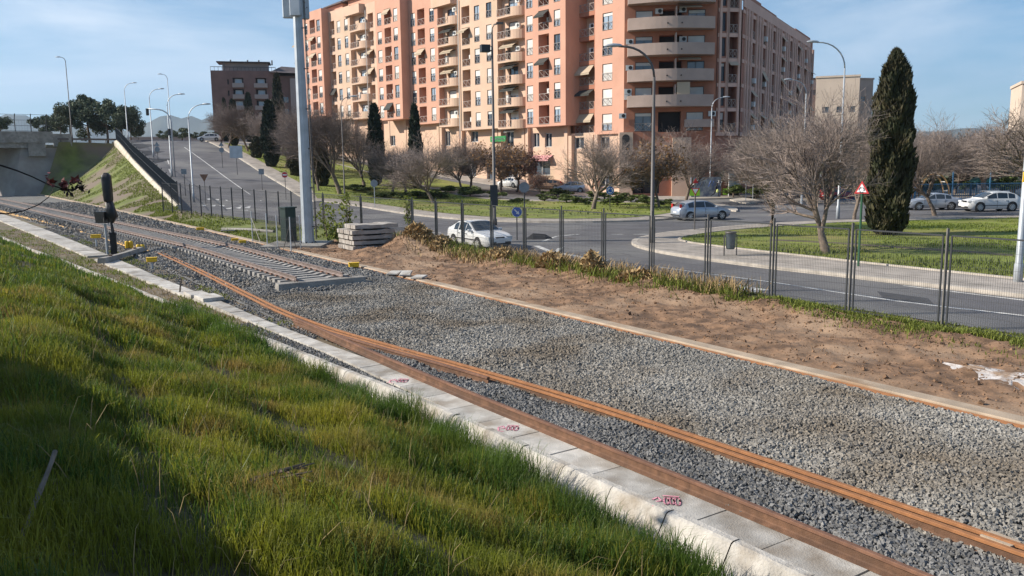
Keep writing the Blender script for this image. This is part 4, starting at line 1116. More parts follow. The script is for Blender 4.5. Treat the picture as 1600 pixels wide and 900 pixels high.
# graffiti kiosk and poster board behind the jogger
gp = gy(1120, 303, 95.2); gp.z = 0; gk = thing('graffiti_wall', 'low wall covered in graffiti behind the jogger', 'wall', (gp.x, gp.y+3, .13))
s_ = (gp.y+3)/1302.0
MB().box((-.6, 0, 1.15), (46*s_, .4, 2.3)).build('wall_body', MT['graffiti'], gk)
MB().box((-1.9, -.21, .55), (1.2, .03, .8)).build('green_tag', MT['graffiti_green'], gk)
MB().box((1.9, -.21, .6), (1.0, .03, .7)).build('green_tag', MT['graffiti_green'], gk)
for k in range(5):
    x = -2.2+k*.95; MB().tube([(x,-.205,1.2),(x+.25,-.205,1.9),(x+.45,-.205,1.3),(x+.6,-.205,1.8)], .035, 4).build('letter', MT[['white','car_trim','blue_sign','white','car_trim'][k]], gk)
pb = thing('poster_board', 'advertising board with a pale blue poster beside the graffiti wall', 'billboard', (gp.x+23*s_+.9, gp.y+2.5, .13))
MB().box((0,0,1.5), (18*s_, .22, 2.9)).build('frame', MT['frame_white'], pb)
MB().box((-.05,-.12,1.95), (15*s_, .03, 1.7)).build('poster', MT['poster_blue'], pb)
MB().box((-.05,-.12,.6), (15*s_, .03, .9)).build('lower_panel', MT['car_trim'], pb)
# blue playground railings and equipment behind the parked cars
bf = thing('playground_fence', 'blue metal railing behind the parked cars', 'fence', (48, 84, .13))
mb = MB()
for z in (.2, 1.6): mb.box((0, 0, z), (30, .05, .06))
for i in range(150): mb.box((-15+i*.2, 0, .85), (.03, .03, 1.7))
mb.build('rails', MT['blue_fence'], bf)
for i in range(9): MB().box((-15+i*3.75, 0, 1.4), (.1, .1, 2.9)).build('post', MT['blue_fence'], bf)
pg = thing('climbing_frame', 'orange arched climbing frame behind the silver saloon', 'playground', (44.5, 88, .13))
for y in (0, 1.2): MB().tube([(1.6*math.cos(a), y, 2.6*math.sin(a)) for a in np.linspace(0, math.pi, 12)], .1, 6).build('arch', MT['orange_play'], pg)
for a in np.linspace(.3, 2.8, 7): MB().tube([(1.6*math.cos(a), 0, 2.6*math.sin(a)), (1.6*math.cos(a), 1.2, 2.6*math.sin(a))], .06, 5).build('rung', MT['frame_white'], pg)
sl_ = thing('playground_slide', 'teal roofed slide between the parked cars', 'playground', (51.5, 92, .13)); sl_.scale = (.7,.7,.6)
for x in (-1, 1):
    for y in (-.8, .8): MB().box((x, y, 1.4), (.12, .12, 2.8)).build('post', MT['blue_fence'], sl_)
MB().add([(-1.5,-1.2,2.6),(1.5,-1.2,2.6),(1.5,1.2,2.6),(-1.5,1.2,2.6),(0,-1.2,3.6),(0,1.2,3.6)], [(0,1,4),(3,5,2),(0,4,5,3),(1,2,5,4),(0,3,2,1)]).build('roof', MT['teal'], sl_)
MB().add([(1,-.4,1.4),(1,.4,1.4),(3.6,.4,.3),(3.6,-.4,.3),(1,-.4,1.3),(1,.4,1.3),(3.6,.4,.2),(3.6,-.4,.2)], [(0,3,2,1),(4,5,6,7),(0,1,5,4),(1,2,6,5),(2,3,7,6),(3,0,4,7)]).build('chute', MT['teal'], sl_)
# ------------------------------------------------------------------ apartment block
BC = Vector((11.7, 104.0, 0)); BD = Vector((-.62, .785, 0)).normalized()
BRZ = math.atan2(-BD.y, -BD.x)
bld = thing('apartment_block', 'long orange and beige apartment block with many balconies and a curved corner', 'apartment block', tuple(BC), BRZ)
BM = Matrix.Translation(BC) @ Matrix.Rotation(BRZ, 4, 'Z'); BI = BM.inverted()
def fx(u, off=0.0):                       # local x of the photo column u on the facade plane pushed out by off
    d = ray(u, 255); n = Vector((-BD.y, BD.x, 0));
    p0 = BC+Vector((-.785, -.62, 0)).normalized()*off
    n = Vector((-.785, -.62, 0)).normalized(); t = p0.dot(n)/Vector((d.x, d.y, 0)).dot(n)
    return (BI @ Vector((d.x*t, d.y*t, 0))).x
def fz(u, v, off=0.0):
    p = BM @ Vector((fx(u, off), -off, 0)); d = ray(u, v); return CAM_H+d.z/d.y*p.y
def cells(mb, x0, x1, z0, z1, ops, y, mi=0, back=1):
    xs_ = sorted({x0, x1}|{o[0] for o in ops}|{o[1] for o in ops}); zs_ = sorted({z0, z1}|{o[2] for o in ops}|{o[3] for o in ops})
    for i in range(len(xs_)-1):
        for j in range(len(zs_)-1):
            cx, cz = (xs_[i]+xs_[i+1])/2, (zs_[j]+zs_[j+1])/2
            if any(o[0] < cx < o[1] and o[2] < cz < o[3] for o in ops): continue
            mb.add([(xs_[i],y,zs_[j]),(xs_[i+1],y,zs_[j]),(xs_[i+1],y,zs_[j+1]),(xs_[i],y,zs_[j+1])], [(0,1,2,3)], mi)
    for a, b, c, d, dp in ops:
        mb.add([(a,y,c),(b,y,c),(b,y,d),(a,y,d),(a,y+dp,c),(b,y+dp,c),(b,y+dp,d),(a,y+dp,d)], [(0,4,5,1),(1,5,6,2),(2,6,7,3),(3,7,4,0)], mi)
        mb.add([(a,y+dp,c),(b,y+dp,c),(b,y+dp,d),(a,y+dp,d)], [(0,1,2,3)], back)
# window prototypes
WIN = {}
def win_proto(w, h, rail):
    key = (w, h, rail)
    if key in WIN: return WIN[key]
    f = MB(); t = .07
    f.box((-w/2+t/2,0,h/2), (t,.08,h)).box((w/2-t/2,0,h/2), (t,.08,h)).box((0,0,t/2), (w-2*t,.08,t)).box((0,0,h-t/2), (w-2*t,.08,t)).box((0,.005,h/2), (t,.07,h-2*t))
    me_f = f.mesh('window', MT['frame_dark'])
    me_p = MB().box((0,.03,h/2), (w-.12,.02,h-.12)).mesh('pane', MT['glass_sky'])
    me_d = MB().box((0,.03,h/2), (w-.12,.02,h-.12)).mesh('pane', MT['glass'])
    sh = {}
    for fr in (.18, .4, .62, 1.0): sh[fr] = MB().box((0,-.02,h-h*fr/2*.98-.02), (w-.1,.03,h*fr*.98)).mesh('shutter', MT['shutter'])
    r = None
    if rail:
        m = MB(); y = -.14
        for z in (.1, .95): m.box((0,y,z), (w+.1,.035,.045))
        k = max(1, round(w/.75)); cw = w/k
        for i in range(k+1): m.box((-w/2+i*cw,y,.52), (.035,.035,.86))
        for i in range(k):
            xa, xb = -w/2+i*cw, -w/2+(i+1)*cw
            m.tube([(xa,y,.12),(xb,y,.93)], .022, 4); m.tube([(xa,y,.93),(xb,y,.12)], .022, 4)
        r = m.mesh('railing', MT['railing'])
    WIN[key] = (me_f, me_p, me_d, sh, r); return WIN[key]
nwin = [0]; rest_f = MB(); rest_p = MB(); brnd = random.Random(5)
def window(M, w, h, rail=True, stuff=False, fr=None, shade=False):
    """M: local matrix of the sill centre, x along the wall, y inward"""
    me_f, me_p, me_d, sh, r = win_proto(w, h, rail)
    if stuff or nwin[0] >= 98:
        for me, mi in ((me_f, 0), (me_d, 1)): rest_f.add([M @ v.co for v in me.vertices], [tuple(p.vertices) for p in me.polygons], mi)
        if brnd.random() < .5:
            me = sh[brnd.choice((.18,.4,.62))]; rest_f.add([M @ v.co for v in me.vertices], [tuple(p.vertices) for p in me.polygons], 2)
        return
    nwin[0] += 1
    o = obj('window', me_f, bld); o.matrix_local = M
    obj('pane', me_p if brnd.random() < .65 else me_d, o)
    f = brnd.choice((0,.18,.18,.4,.4,.62,.62,1.0,1.0)) if fr is None else fr
    if f: obj('shutter', sh[f], o)
    if r: obj('railing', r, o)
def rail_mesh(w):
    m = MB()
    for z in (.08, .95): m.box((0,0,z), (w,.05,.06))
    k = max(2, round(w/.85)); cw = w/k
    for i in range(k+1): m.box((-w/2+i*cw,0,.52), (.05,.05,.86))
    for i in range(k):
        xa, xb = -w/2+i*cw, -w/2+(i+1)*cw
        m.tube([(xa,0,.1),(xb,0,.93)], .03, 4); m.tube([(xa,0,.93),(xb,0,.1)], .03, 4)
    return m
def ac_unit(x, y, z, rz=0.0):
    a = MB().box((x,y,z+.3), (.85,.34,.6), rz).build('air_conditioner', MT['ac'], bld)
    c, s = math.cos(rz), math.sin(rz)
    MB().disc((x+.12*c+.18*s, y-.18*c+.12*s, z+.3), .22, .02, 'Y', 14).build('fan_grille', MT['car_trim'], a)
def awning(x, y, z, w, d, drop, m='awning'):
    MB().add([(x-w/2,y,z),(x+w/2,y,z),(x+w/2,y-d,z-drop),(x-w/2,y-d,z-drop),(x-w/2,y,z+.04),(x+w/2,y,z+.04),(x+w/2,y-d,z-drop+.04),(x-w/2,y-d,z-drop+.04),(x-w/2,y-d,z-drop-.18),(x+w/2,y-d,z-drop-.18)],
             [(0,3,2,1),(4,5,6,7),(0,1,5,4),(1,2,6,5),(3,0,4,7),(3,8,9,2)]).build('awning', MT[m], bld)
NF = 6; FH_ = 2.98; CORE = 2.3
def segment(u1, u0, off, zb, cols, m, rows=NF, top=1.5, under=True, wh=2.05):
    """u0 > u1 photo columns right/left; cols: (u, width, 'w' window | 'l' loggia)"""
    x1, x0 = fx(u0, off), fx(u1, off); y = -off; zt = zb+rows*FH_+top
    ops = []
    for u, w, ty in cols:
        xc = fx(u, off)
        for k in range(rows):
            z = zb+.38+k*FH_
            if ty == 'w':
                ops.append((xc-w/2, xc+w/2, z, z+wh, .2)); window(Matrix.Translation((xc, y+.14, z)), w, wh)
            else:
                ops.append((xc-w/2, xc+w/2, z-.12, z+2.35, 1.5))
                o = rail_mesh(w-.06).build('railing', MT['railing'], bld); o.location = (xc, y+.05, z-.12)
                q = brnd.random()
                if q < .8: MB().box((xc+brnd.uniform(-.3,.3), y+1.45, z+.95), (1.1,.06,2.0)).build('balcony_door', MT['frame_white' if q < .35 else 'glass'], bld)
                if brnd.random() < .35: ac_unit(xc+w*.2, y+.7, z+.9)
                if brnd.random() < .25: awning(xc, y+.02, z+2.25, w-.1, .5+brnd.random()*.5, .5+.5*brnd.random(), brnd.choice(('awning','awning','awning_dark')))
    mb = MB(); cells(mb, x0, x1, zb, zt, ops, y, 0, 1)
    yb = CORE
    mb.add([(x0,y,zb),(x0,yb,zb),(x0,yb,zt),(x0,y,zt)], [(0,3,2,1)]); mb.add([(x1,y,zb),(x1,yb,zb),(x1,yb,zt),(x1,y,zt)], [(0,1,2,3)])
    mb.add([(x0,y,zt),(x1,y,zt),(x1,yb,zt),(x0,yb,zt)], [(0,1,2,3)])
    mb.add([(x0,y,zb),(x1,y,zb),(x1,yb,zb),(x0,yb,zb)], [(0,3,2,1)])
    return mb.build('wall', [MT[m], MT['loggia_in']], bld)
def balcony_bay(u1, u0, off, zb, bu1, bu0, m='facade_beige', rows=NF, top=1.5):
    """recessed wall with projecting rounded balconies between columns bu1..bu0"""
    x1, x0 = fx(u0, off), fx(u1, off); y = -off; zt = zb+rows*FH_+top; ops = []
    bx1, bx0 = fx(bu0, off+1.1), fx(bu1, off+1.1); w = bx1-bx0
    for k in range(rows):
        z = zb+.25+k*FH_; xc = bx0+w*.42
        ops.append((xc-1.0, xc+1.0, z, z+2.25, .25)); window(Matrix.Translation((xc, y+.18, z)), 1.94, 2.2, False)
        b = MB(); dpt = 1.25; pts = [(bx0, y), (bx0, y-dpt), (bx0+w*.62, y-dpt)]
        pts += [(bx0+w*.62+w*.38*math.sin(a), y-dpt+dpt*(1-math.cos(a))) for a in np.linspace(.25, 1.57, 6)]
        b.prism([pts[i] for i in range(len(pts))][::1], z-.25, z-.02)
        q = [(p[0], p[1]) for p in pts[2:]]
        rows_ = [[(px, py, z-.02), (px, py, z+.95), (px-.1, py+.1, z+.95), (px-.1, py+.1, z-.02)] for px, py in q]
        b.loft(rows_, close=True); b.f += [tuple(range(len(b.v)-4*len(q), len(b.v)-4*len(q)+4))]; b.m += [0]
        bo = b.build('balcony', MT[m], bld)
        r = rail_mesh(w*.62-.05).build('railing', MT['railing'], bo); r.location = (bx0+w*.31, y-dpt+.05, z-.02)
        if brnd.random() < .7: ac_unit(bx0+w*.75, y-.45, z+.75+.9*brnd.random())
        if brnd.random() < .4: awning(bx0+w*.35, y-.02, z+2.5, w*.6, 1.1, .4+.3*brnd.random(), brnd.choice(('awning','awning','awning_dark')))
        if brnd.random() < .5: MB().box((bx0+w*.25, y-.3, z+.9), (.5,.4,1.1)).build('balcony_clutter', MT[brnd.choice(('frame_white','dark_in','bark'))], bo)
    mb = MB(); cells(mb, x0, x1, zb, zt, ops, y, 0, 1)
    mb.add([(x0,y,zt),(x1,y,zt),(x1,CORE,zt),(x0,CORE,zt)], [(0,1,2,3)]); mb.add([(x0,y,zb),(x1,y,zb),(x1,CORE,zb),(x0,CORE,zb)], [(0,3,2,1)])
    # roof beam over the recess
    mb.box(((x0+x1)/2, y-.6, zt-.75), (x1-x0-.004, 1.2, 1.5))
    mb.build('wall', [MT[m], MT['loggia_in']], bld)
PA = BI @ Vector((ray(975,255).x/ray(975,255).y*101.4, 101.4, 0))
segment(929, 974, 0, 7.7, [(948, 1.7, 'w')], 'facade_pink')
segment(893, 929, -.9, 7.7, [(913, 3.5, 'l')], 'facade_brick')
segment(822, 884, 1.45, 9.0, [(871, 1.2, 'w'), (850.5, 2.1, 'l'), (829, 1.25, 'w')], 'facade_pink')
balcony_bay(780, 822, .1, 9.0, 780, 815)
segment(720, 780, .95, 9.2, [(767, 1.25, 'w'), (748.5, 1.25, 'w'), (731.5, 2.0, 'l')], 'facade_beige')
balcony_bay(689, 719, -.1, 9.9, 689, 717)
segment(644, 689, .85, 10.6, [(680, 1.3, 'w'), (663.5, 2.1, 'l'), (651, 1.3, 'w')], 'facade_pink')
segment(594, 632, 2.4, 11.6, [(624.5, 1.3, 'w'), (612.5, 2.1, 'l'), (600, 1.35, 'w')], 'facade_pink')
segment(579, 594, .9, 12.2, [(586.5, 1.9, 'l')], 'facade_beige')
balcony_bay(555, 579, .7, 12.3, 555, 578)
segment(521, 555, 1.5, 12.6, [(549, 1.3, 'w'), (537.5, 1.3, 'w'), (527.5, 1.9, 'l')], 'facade_beige')
segment(479, 512, 2.9, 13.4, [(506.5, 1.4, 'w'), (497.5, 2.2, 'l'), (487.5, 1.4, 'w')], 'facade_pink', top=1.3)
segment(470, 479, 2.0, 13.4, [(474, 1.6, 'l')], 'facade_pink', top=.6)
# core behind the facade, stepped like the street
core = MB()
for u1, u0, zt in ((893, 974, 28.5), (822, 893, 29), (720, 822, 29.3), (644, 720, 30.4), (579, 644, 31.6), (521, 579, 32.6), (470, 521, 33.2)):
    x0, x1 = fx(u1), fx(u0); core.box(((x0+x1)/2, CORE-.12+7, zt/2-1.5), (x1-x0-.01, 14, zt+2.2))
core.build('core', MT['facade_beige'], bld)
# ground storeys below the overhang
GY = .35
gm = MB(); gops = []
for u, v0, v1, w in ((742, 205, 222, 1.9), (797, 204, 230, 1.8), (821, 208, 231, .9), (838, 208, 230, 1.4), (857, 208, 230, 1.4), (846, 251, 274, 3.6), (770, 255, 282, 3.0), (905, 255, 288, 3.2), (945, 255, 292, 2.8), (800, 255, 280, 2.6), (905, 215, 232, 1.8), (945, 214, 232, 1.6), (735, 250, 276, 3.0), (615, 212, 228, 1.6), (700, 205, 228, 1.6), (690, 205, 228, 1.4), (655, 210, 228, 1.8)):
    x = fx(u, -.35); z1, z0 = fz(u, v0, -.35), fz(u, v1, -.35); gops.append((x-w/2, x+w/2, z0, z1, .35)); 
for u1, u0, zb in ((929,974,7.7),(889,929,7.7),(822,889,9.0),(780,822,9.0),(720,780,9.2),(689,720,9.9),(638,689,10.6),(594,638,11.6),(555,594,12.2),(517,555,12.6),(470,517,13.4)):
    x0, x1 = fx(u1), fx(u0); xl = x0
    cells(gm, x0, x1, -1, zb+.3, [o for o in gops if x0 < o[0] and o[1] < x1], GY, 0, 1)
    k = max(1, int((x1-x0)/5))
    for i in range(k+1): 
        x = x0+.4+(x1-x0-.8)*i/k
        MB().box((x, GY-.3, zb/2-.2), (.6, .5, zb+.38)).build('pillar', MT['facade_beige'], bld)
gm.build('wall', [MT['facade_beige'], MT['glass']], bld)
for a, b, c, d, _ in gops:
    fr = MB()
    for x in (a+.05, (a+b)/2, b-.05): fr.box((x, GY+.15, (c+d)/2), (.08, .06, d-c))
    for z in (c+.05, d-.05): fr.box(((a+b)/2, GY+.152, z), (b-a, .05, .08))
    fr.build('shop_window', MT['frame_white'], bld)
gs = MB().box((fx(774, 1.0), -.45, (fz(774, 213, 1)+fz(774, 221, 1))/2), (3.6, .12, .78)).build('shop_sign', MT['shop_green'], bld)
lt = MB(); LP = []; rr_ = random.Random(3)
for i in range(11):
    x = fx(774, 1)-1.5+i*.29; z = (fz(774, 213, 1)+fz(774, 221, 1))/2
    LP.append((x, -.52, z+rr_.uniform(.05,.2))); LP.append((x+.13, -.52, z-rr_.uniform(.08,.18)))
lt.tube(LP, .045, 4).build('lettering', MT['frame_white'], gs)
awning(fx(846), GY-.02, fz(846, 243), 3.9, .9, .55, 'shop_pink')
awning(fx(797), GY-.02, fz(797, 203), 2.4, .5, .15, 'frame_white')
MB().tube([(fx(720.3, 1.1), -1.15, 8), (fx(720.3, 1.1), -1.15, 28)], .09, 6).build('drainpipe', MT['frame_white'], bld)
MB().tube([(fx(578.5, 2.5), -2.45, 10), (fx(578.5, 2.5), -2.45, 30)], .08, 6).build('drainpipe', MT['frame_white'], bld)
# curved corner with wrap-around balconies
L2 = lambda x, y, z=0: BI @ Vector((x, y, z))
wa = BM @ Vector((fx(974), 0, 0)); wb = Vector((24.3, 100.6, 0))
cd = (wb-wa); clen = cd.length; cd.normalize(); crz = math.atan2(cd.y, cd.x)
CMx = BI @ Matrix.Translation(wa) @ Matrix.Rotation(crz, 4, 'Z')
def cpart(mb, name, m):
    o = mb.build(name, m, bld); o.matrix_local = CMx; return o
def cx(u):
    d = ray(u, 255); n = Vector((-cd.y, cd.x, 0)); t = wa.dot(n)/Vector((d.x, d.y, 0)).dot(n); return (Vector((d.x*t, d.y*t, 0))-wa).dot(cd)
ZB = 10.65; FB_ = 2.93; ops = []; 
for k in range(-1, 6):
    z = ZB+k*FB_+.05
    for u, w in ((1004, 2.0), (1084, 2.0)):
        x = cx(u)
        ops.append((x-w/2, x+w/2, z+.1, z+2.3, .2))
        window(CMx @ Matrix.Translation((x, .15, z+.1)), w, 2.2, k < 0, fr=(.18, .4, 0)[(k+len(ops)) % 3])
    x = cx(1045); ops.append((x-1.35, x+1.35, z, z+2.4, 1.3))
for u, w in ((992, 2.2), (1016, 2.2), (1080, 2.6)): ops.append((cx(u)-w/2, cx(u)+w/2, .5, 3.4, .3))
mb = MB(); cells(mb, 0, clen, -.5, 30, ops, 0, 0, 1)
cpart(mb, 'wall', [MT['facade_brick'], MT['dark_in']])
cpart(MB().box((clen/2, 5, 14.6), (clen-.2, 7, 29)), 'core', MT['facade_brick'])
for k in range(0, 6):
    z = ZB+k*FB_; pts = []
    for i in range(17):
        f = i/16; pts.append((.35+f*(clen-.75), -1.15-1.15*math.sin(math.pi*f)))
    b = MB(); b.prism([(pts[0][0], 0)]+pts+[(pts[-1][0], 0)], z, z+.2)
    rows_ = [[(px, py, z+.2), (px, py, z+1.33), (px, py+.15, z+1.33), (px, py+.15, z+.2)] for px, py in pts]
    b.loft(rows_, close=True); n0 = len(b.v)-4*len(pts); b.f += [(n0, n0+1, n0+2, n0+3), tuple(len(b.v)-1-i for i in range(4))]; b.m += [0, 0]
    for xx in (pts[0][0]+.08, pts[-1][0]-.08): b.box((xx, -.58, z+.77), (.15, 1.1, 1.12))
    bo = cpart(b, 'curved_balcony', MT['facade_grey'])
    o = MB().box((clen*.545, -1.0, z+1.3), (.12, 1.7, 2.4)).build('divider', MT['facade_grey'], bo)
    for xx in (clen*.45, clen*.6): MB().disc((xx, -2.31 if False else -2.2, z+.55), .09, .3, 'Y', 10).build('drain_hole', MT['dark_in'], bo)
    if k in (1, 3, 4): 
        o = MB().add([(0,0,0),(2.6,0,0),(2.6,-.9,-.35),(0,-.9,-.35),(0,0,.05),(2.6,0,.05),(2.6,-.9,-.3),(0,-.9,-.3)], [(0,3,2,1),(4,5,6,7),(0,1,5,4),(1,2,6,5),(2,3,7,6),(3,0,4,7)]).build('awning', MT['awning'], bo)
        o.location = (clen*.58, -.3, z+2.75)
    if k == 0: MB().box((clen*.63, -1.9, z+2.05), (1.5, .05, 1.4)).build('awning', MT['awning'], bo)
def cac(u, z, y=-.3):
    x = cx(u); a = cpart(MB().box((x, y, z+.3), (.85, .34, .6)), 'air_conditioner', MT['ac']); MB().disc((x+.1, y-.19, z+.3), .22, .02, 'Y', 14).build('fan_grille', MT['car_trim'], a)
for u, k, dz in ((982, 2, 1.75), (982, 1, 1.7), (980, 0, 1.9), (980, 0, 1.25), (1026, 3, 2.2), (1063, 2, 1.9), (1062, 3, 2.3), (972, -1, 2.0), (1110, -1, 2.1)): cac(u, ZB+k*FB_+dz-.3)
cpart(MB().box((cx(1090), -.5, ZB-2.93+1.0), (3.4, .9, .9)), 'balcony', MT['facade_grey'])
# beige base of the corner with arch
cpart(MB().box((.3, -.25, 3.8), (1.6, .5, 8.0)), 'pillar', MT['facade_beige'])
arch = MB(); ap = [(-.45, 0), (.45, 0)]+[(.45*math.cos(a), 2.0+.45*math.sin(a)) for a in np.linspace(0, math.pi, 9)]
plate(arch, [(x, z) for x, z in ap], -.505, .03); o = cpart(arch, 'arch_window', MT['dark_in']); o.location = (CMx @ Vector((.25, -.02, 5.1)))
# shaded right-hand side
we = Vector((27.2, 101.2, 0)); wf = Vector((48.6, 139.0, 0))
def side(w0, w1, zt, specs, m, name, steps=()):
    dd = (w1-w0); ln = dd.length; dd.normalize(); Mx = BI @ Matrix.Translation(w0) @ Matrix.Rotation(math.atan2(dd.y, dd.x), 4, 'Z')
    ops = []
    for x, w, ty in specs:
        for k in range(6):
            z = 7.9+k*2.85
            if z+2.3 > zt: continue
            if ty == 'w': ops.append((x-w/2, x+w/2, z, z+2.1, .35)); window(Mx @ Matrix.Translation((x, .25, z)), w, 2.1, False, True)
            else:
                ops.append((x-w/2, x+w/2, z-.2, z+2.3, 1.3))
                r = rail_mesh(w-.05).build('railing', MT['railing'], bld); r.matrix_local = Mx @ Matrix.Translation((x, .04, z-.2))
                if brnd.random() < .4:
                    a = MB().box((0,0,.3), (.8,.34,.6)).build('air_conditioner', MT['ac'], bld); a.matrix_local = Mx @ Matrix.Translation((x+w*.2, -.2, z+.2))
                if brnd.random() < .35:
                    dr = .5+brnd.random()*.9
                    a = MB().add([(-w/2,0,0),(w/2,0,0),(w/2,-.7,-dr),(-w/2,-.7,-dr),(-w/2,0,.04),(w/2,0,.04),(w/2,-.7,-dr+.04),(-w/2,-.7,-dr+.04)], [(0,3,2,1),(4,5,6,7),(0,1,5,4),(1,2,6,5),(2,3,7,6),(3,0,4,7)]).build('awning', MT['awning'], bld)
                    a.matrix_local = Mx @ Matrix.Translation((x, -.02, z+2.25))
    mb = MB(); cells(mb, 0, ln, 7.3, zt, ops, 0, 0, 1)
    # projecting mullions between the windows
    for x, w, ty in specs:
        for s in (-1, 1): mb.box((x+s*(w/2+.17), -.12, (7.3+zt-1.2)/2), (.26, .24, zt-1.2-7.3), mi=2)
    mb.box((ln/2, .6, -.3+3.7), (ln, .9, 7.9))
    for k in range(7):
        z = 7.45+k*2.85
        if z < zt-.3: mb.box((ln/2, -.05, z), (ln, .12, .42), mi=2)
    mb.box((ln/2, -.06, zt-.6), (ln, .14, 1.19), mi=2)
    mb.box((ln/2, 5.5, zt/2+3), (ln-.3, 7.5, zt-6.8))
    for a, b, h in steps: mb.box(((a+b)/2, .4, zt+h/2), (b-a, .8, h))
    o = mb.build(name, [MT['facade_side'], MT['loggia_in'], MT[m]], bld); o.matrix_local = Mx
side(wb+Vector((.1,.1,0)), we, 30, [(.75, .55, 'w'), (1.95, 1.1, 'l')], 'facade_shade_col', 'wall')
sp_ = []; x = 1.7
rs = random.Random(4)
while x < 42:
    sp_ += [(x, .7, 'w'), (x+1.35, .7, 'w'), (x+3.5, 2.0, 'l')]; x += 5.6
side(we+Vector((.35,.55,0)), wf, 23.4, sp_, 'facade_shade_col', 'wall', ((0, 9, .5), (9.2, 18, .3), (18.2, 31, .15), (31.2, 43, .35)))
cpart(MB().box((clen/2+1.5, -.2, 3.4), (2.2, .5, 7.4)), 'pillar', MT['facade_beige'])
tag(rest_f.build('window', [MT['frame_dark'], MT['glass'], MT['shutter']], bld), kind='stuff')
# penthouses with slate hips
for u1, u0, dy, h, zb in ((592, 640, 5, 2.2, 31.4), (535, 600, 5.5, 2.0, 32.4), (508, 530, 5, 1.6, 32.6), (655, 720, 5, 2.6, 30.2)):
    x0, x1 = fx(u1), fx(u0); p = MB().box(((x0+x1)/2, dy, zb+h/2), (x1-x0, 6, h)).build('penthouse', MT['facade_pink'], bld)
    a, b, c, d = x0-.7, x1+.7, dy-3.7, dy+3.7; z = zb+h; MB().add([(a,c,z),(b,c,z),(b,d,z),(a,d,z),(a+3,dy,z+1.7),(b-3,dy,z+1.7),(a,c,z-.15),(b,c,z-.15),(b,d,z-.15),(a,d,z-.15)],
        [(0,1,5,4),(1,2,5),(2,3,4,5),(3,0,4),(6,9,8,7),(6,7,1,0),(7,8,2,1),(8,9,3,2),(9,6,0,3)]).build('roof', MT['roof_slate'], p)

# ------------------------------------------------------------------ brick tower on the left
tw = thing('brick_tower', 'dark red brick apartment tower with pale balconies above the hill trees', 'apartment tower', (-81.0, 232, 5.6), .22)
W_ = 17.5; zt = 24.5; ops = []
for i, xw in ((0, 7.0), (1, 13.0)):
    for k in range(7): ops.append((xw-1.4, xw+1.4, 2.2+k*3, 4.6+k*3, 1.2))
for k in range(7): ops.append((4.2, 4.6, 2.8+k*3, 4.2+k*3, .3)); 
mb = MB(); cells(mb, 0, W_, -2, zt, ops, 0, 0, 1); mb.box((W_/2, 7.5, zt/2-1), (W_-.02, 12, zt+1.9)); mb.add([(0,0,-2),(0,2,-2),(0,2,zt),(0,0,zt),(W_,0,-2),(W_,2,-2),(W_,2,zt),(W_,0,zt),], [(0,3,2,1),(4,5,6,7),(3,7,6,2)])
mb.build('wall', [MT['tower_brick'], MT['dark_in']], tw)
for i, xw in ((0, 7.0), (1, 13.0)):
    for k in range(7):
        b = MB().box((xw, -.5, 2.0+k*3+.55), (3.0 if i == 0 else 3.6, 1.0, 1.15)).build('balcony', MT['tower_pale'], tw)
        p = MB().box((xw, 1.1, 3.4+k*3), (1.9, .08, 2.0)).build('window', MT['frame_white'], tw); MB().box((xw, 1.04, 3.4+k*3), (1.6, .06, 1.7)).build('pane', MT['glass_sky'], p)
MB().box((W_+3.2, 5.5, zt/2-1.5), (6.2, 10, zt+.5)).build('wall', MT['tower_brick'], tw)
MB().box((W_+8.3, 4.0, zt/2-1.6), (10, 12, zt-1)).build('gable_wall', MT['tower_pale'], tw)
for k in range(5):
    MB().box((W_+6.4, -2.02, 4+k*4), (.7, .1, 1.3)).build('window', MT['tower_brick'], tw)
    MB().box((W_+1.6, .45, 4+k*3.2), (2.0, .2, 1.5)).build('window', MT['glass'], tw)
MB().add([(W_-2,-2,zt-.5),(W_+14,-2.5,zt-1),(W_+14,10,zt-1),(W_-2,10,zt-.5),(W_+1,3,zt+1.6),(W_+12,3,zt+.9)], [(0,1,5,4),(1,2,5),(2,3,4,5),(3,0,4)]).build('roof', MT['roof_slate'], tw)
MB().box((9, 4, zt+1.1), (12, 5, 2.2)).build('penthouse', MT['tower_pale'], tw)
MB().box((8.6, 3.6, zt+2.35), (14, 7, .25)).build('roof_slab', MT['roof_slate'], tw)
mb = MB(); mb.tube([(3.6,.4,zt),(3.6,.4,zt+2.4)], .15, 5); mb.tube([(0,.3,zt+1),(17,.3,zt+1)], .08, 4)
for x in range(0, 18, 1): mb.tube([(x,.3,zt),(x,.3,zt+1)], .05, 4)
mb.build('roof_railing', MT['galv_dark'], tw)
for x in (5, 9.5, 12.5, 16): MB().tube([(x, 4, zt+2), (x, 4, zt+3.3)], .22, 6).build('chimney', MT['galv_dark'], tw)
# cream blocks on the right
def plain_block(name, label, base, rz, w, d, h, m, wins, roof=False):
    t = thing(name, label, 'building', base, rz); ops = [(x-.7, x+.7, z, z+1.3, .25) for x, z in wins]
    mb = MB(); cells(mb, 0, w, -2, h, ops, 0, 0, 1); mb.add([(0,0,-2),(0,d,-2),(0,d,h),(0,0,h),(w,0,-2),(w,d,-2),(w,d,h),(w,0,h)], [(0,3,2,1),(4,5,6,7),(3,7,6,2),(1,2,6,5)])
    mb.build('wall', [MT[m], MT['glass']], t)
    for x, z in wins: MB().box((x, .2, z+.65), (1.3, .06, .08)).build('window_bar', MT['frame_dark'], t)
    MB().box((w/2, d/2, h+.2), (w+.3, d+.3, .4)).build('roof', MT['roof_slate' if roof else m], t)
    return t
D2 = 190.0; X = lambda u, D: ray(u, 255).x/ray(u, 255).y*D; Zv = lambda u, v, D: CAM_H+ray(u, v).z/ray(u, v).y*D
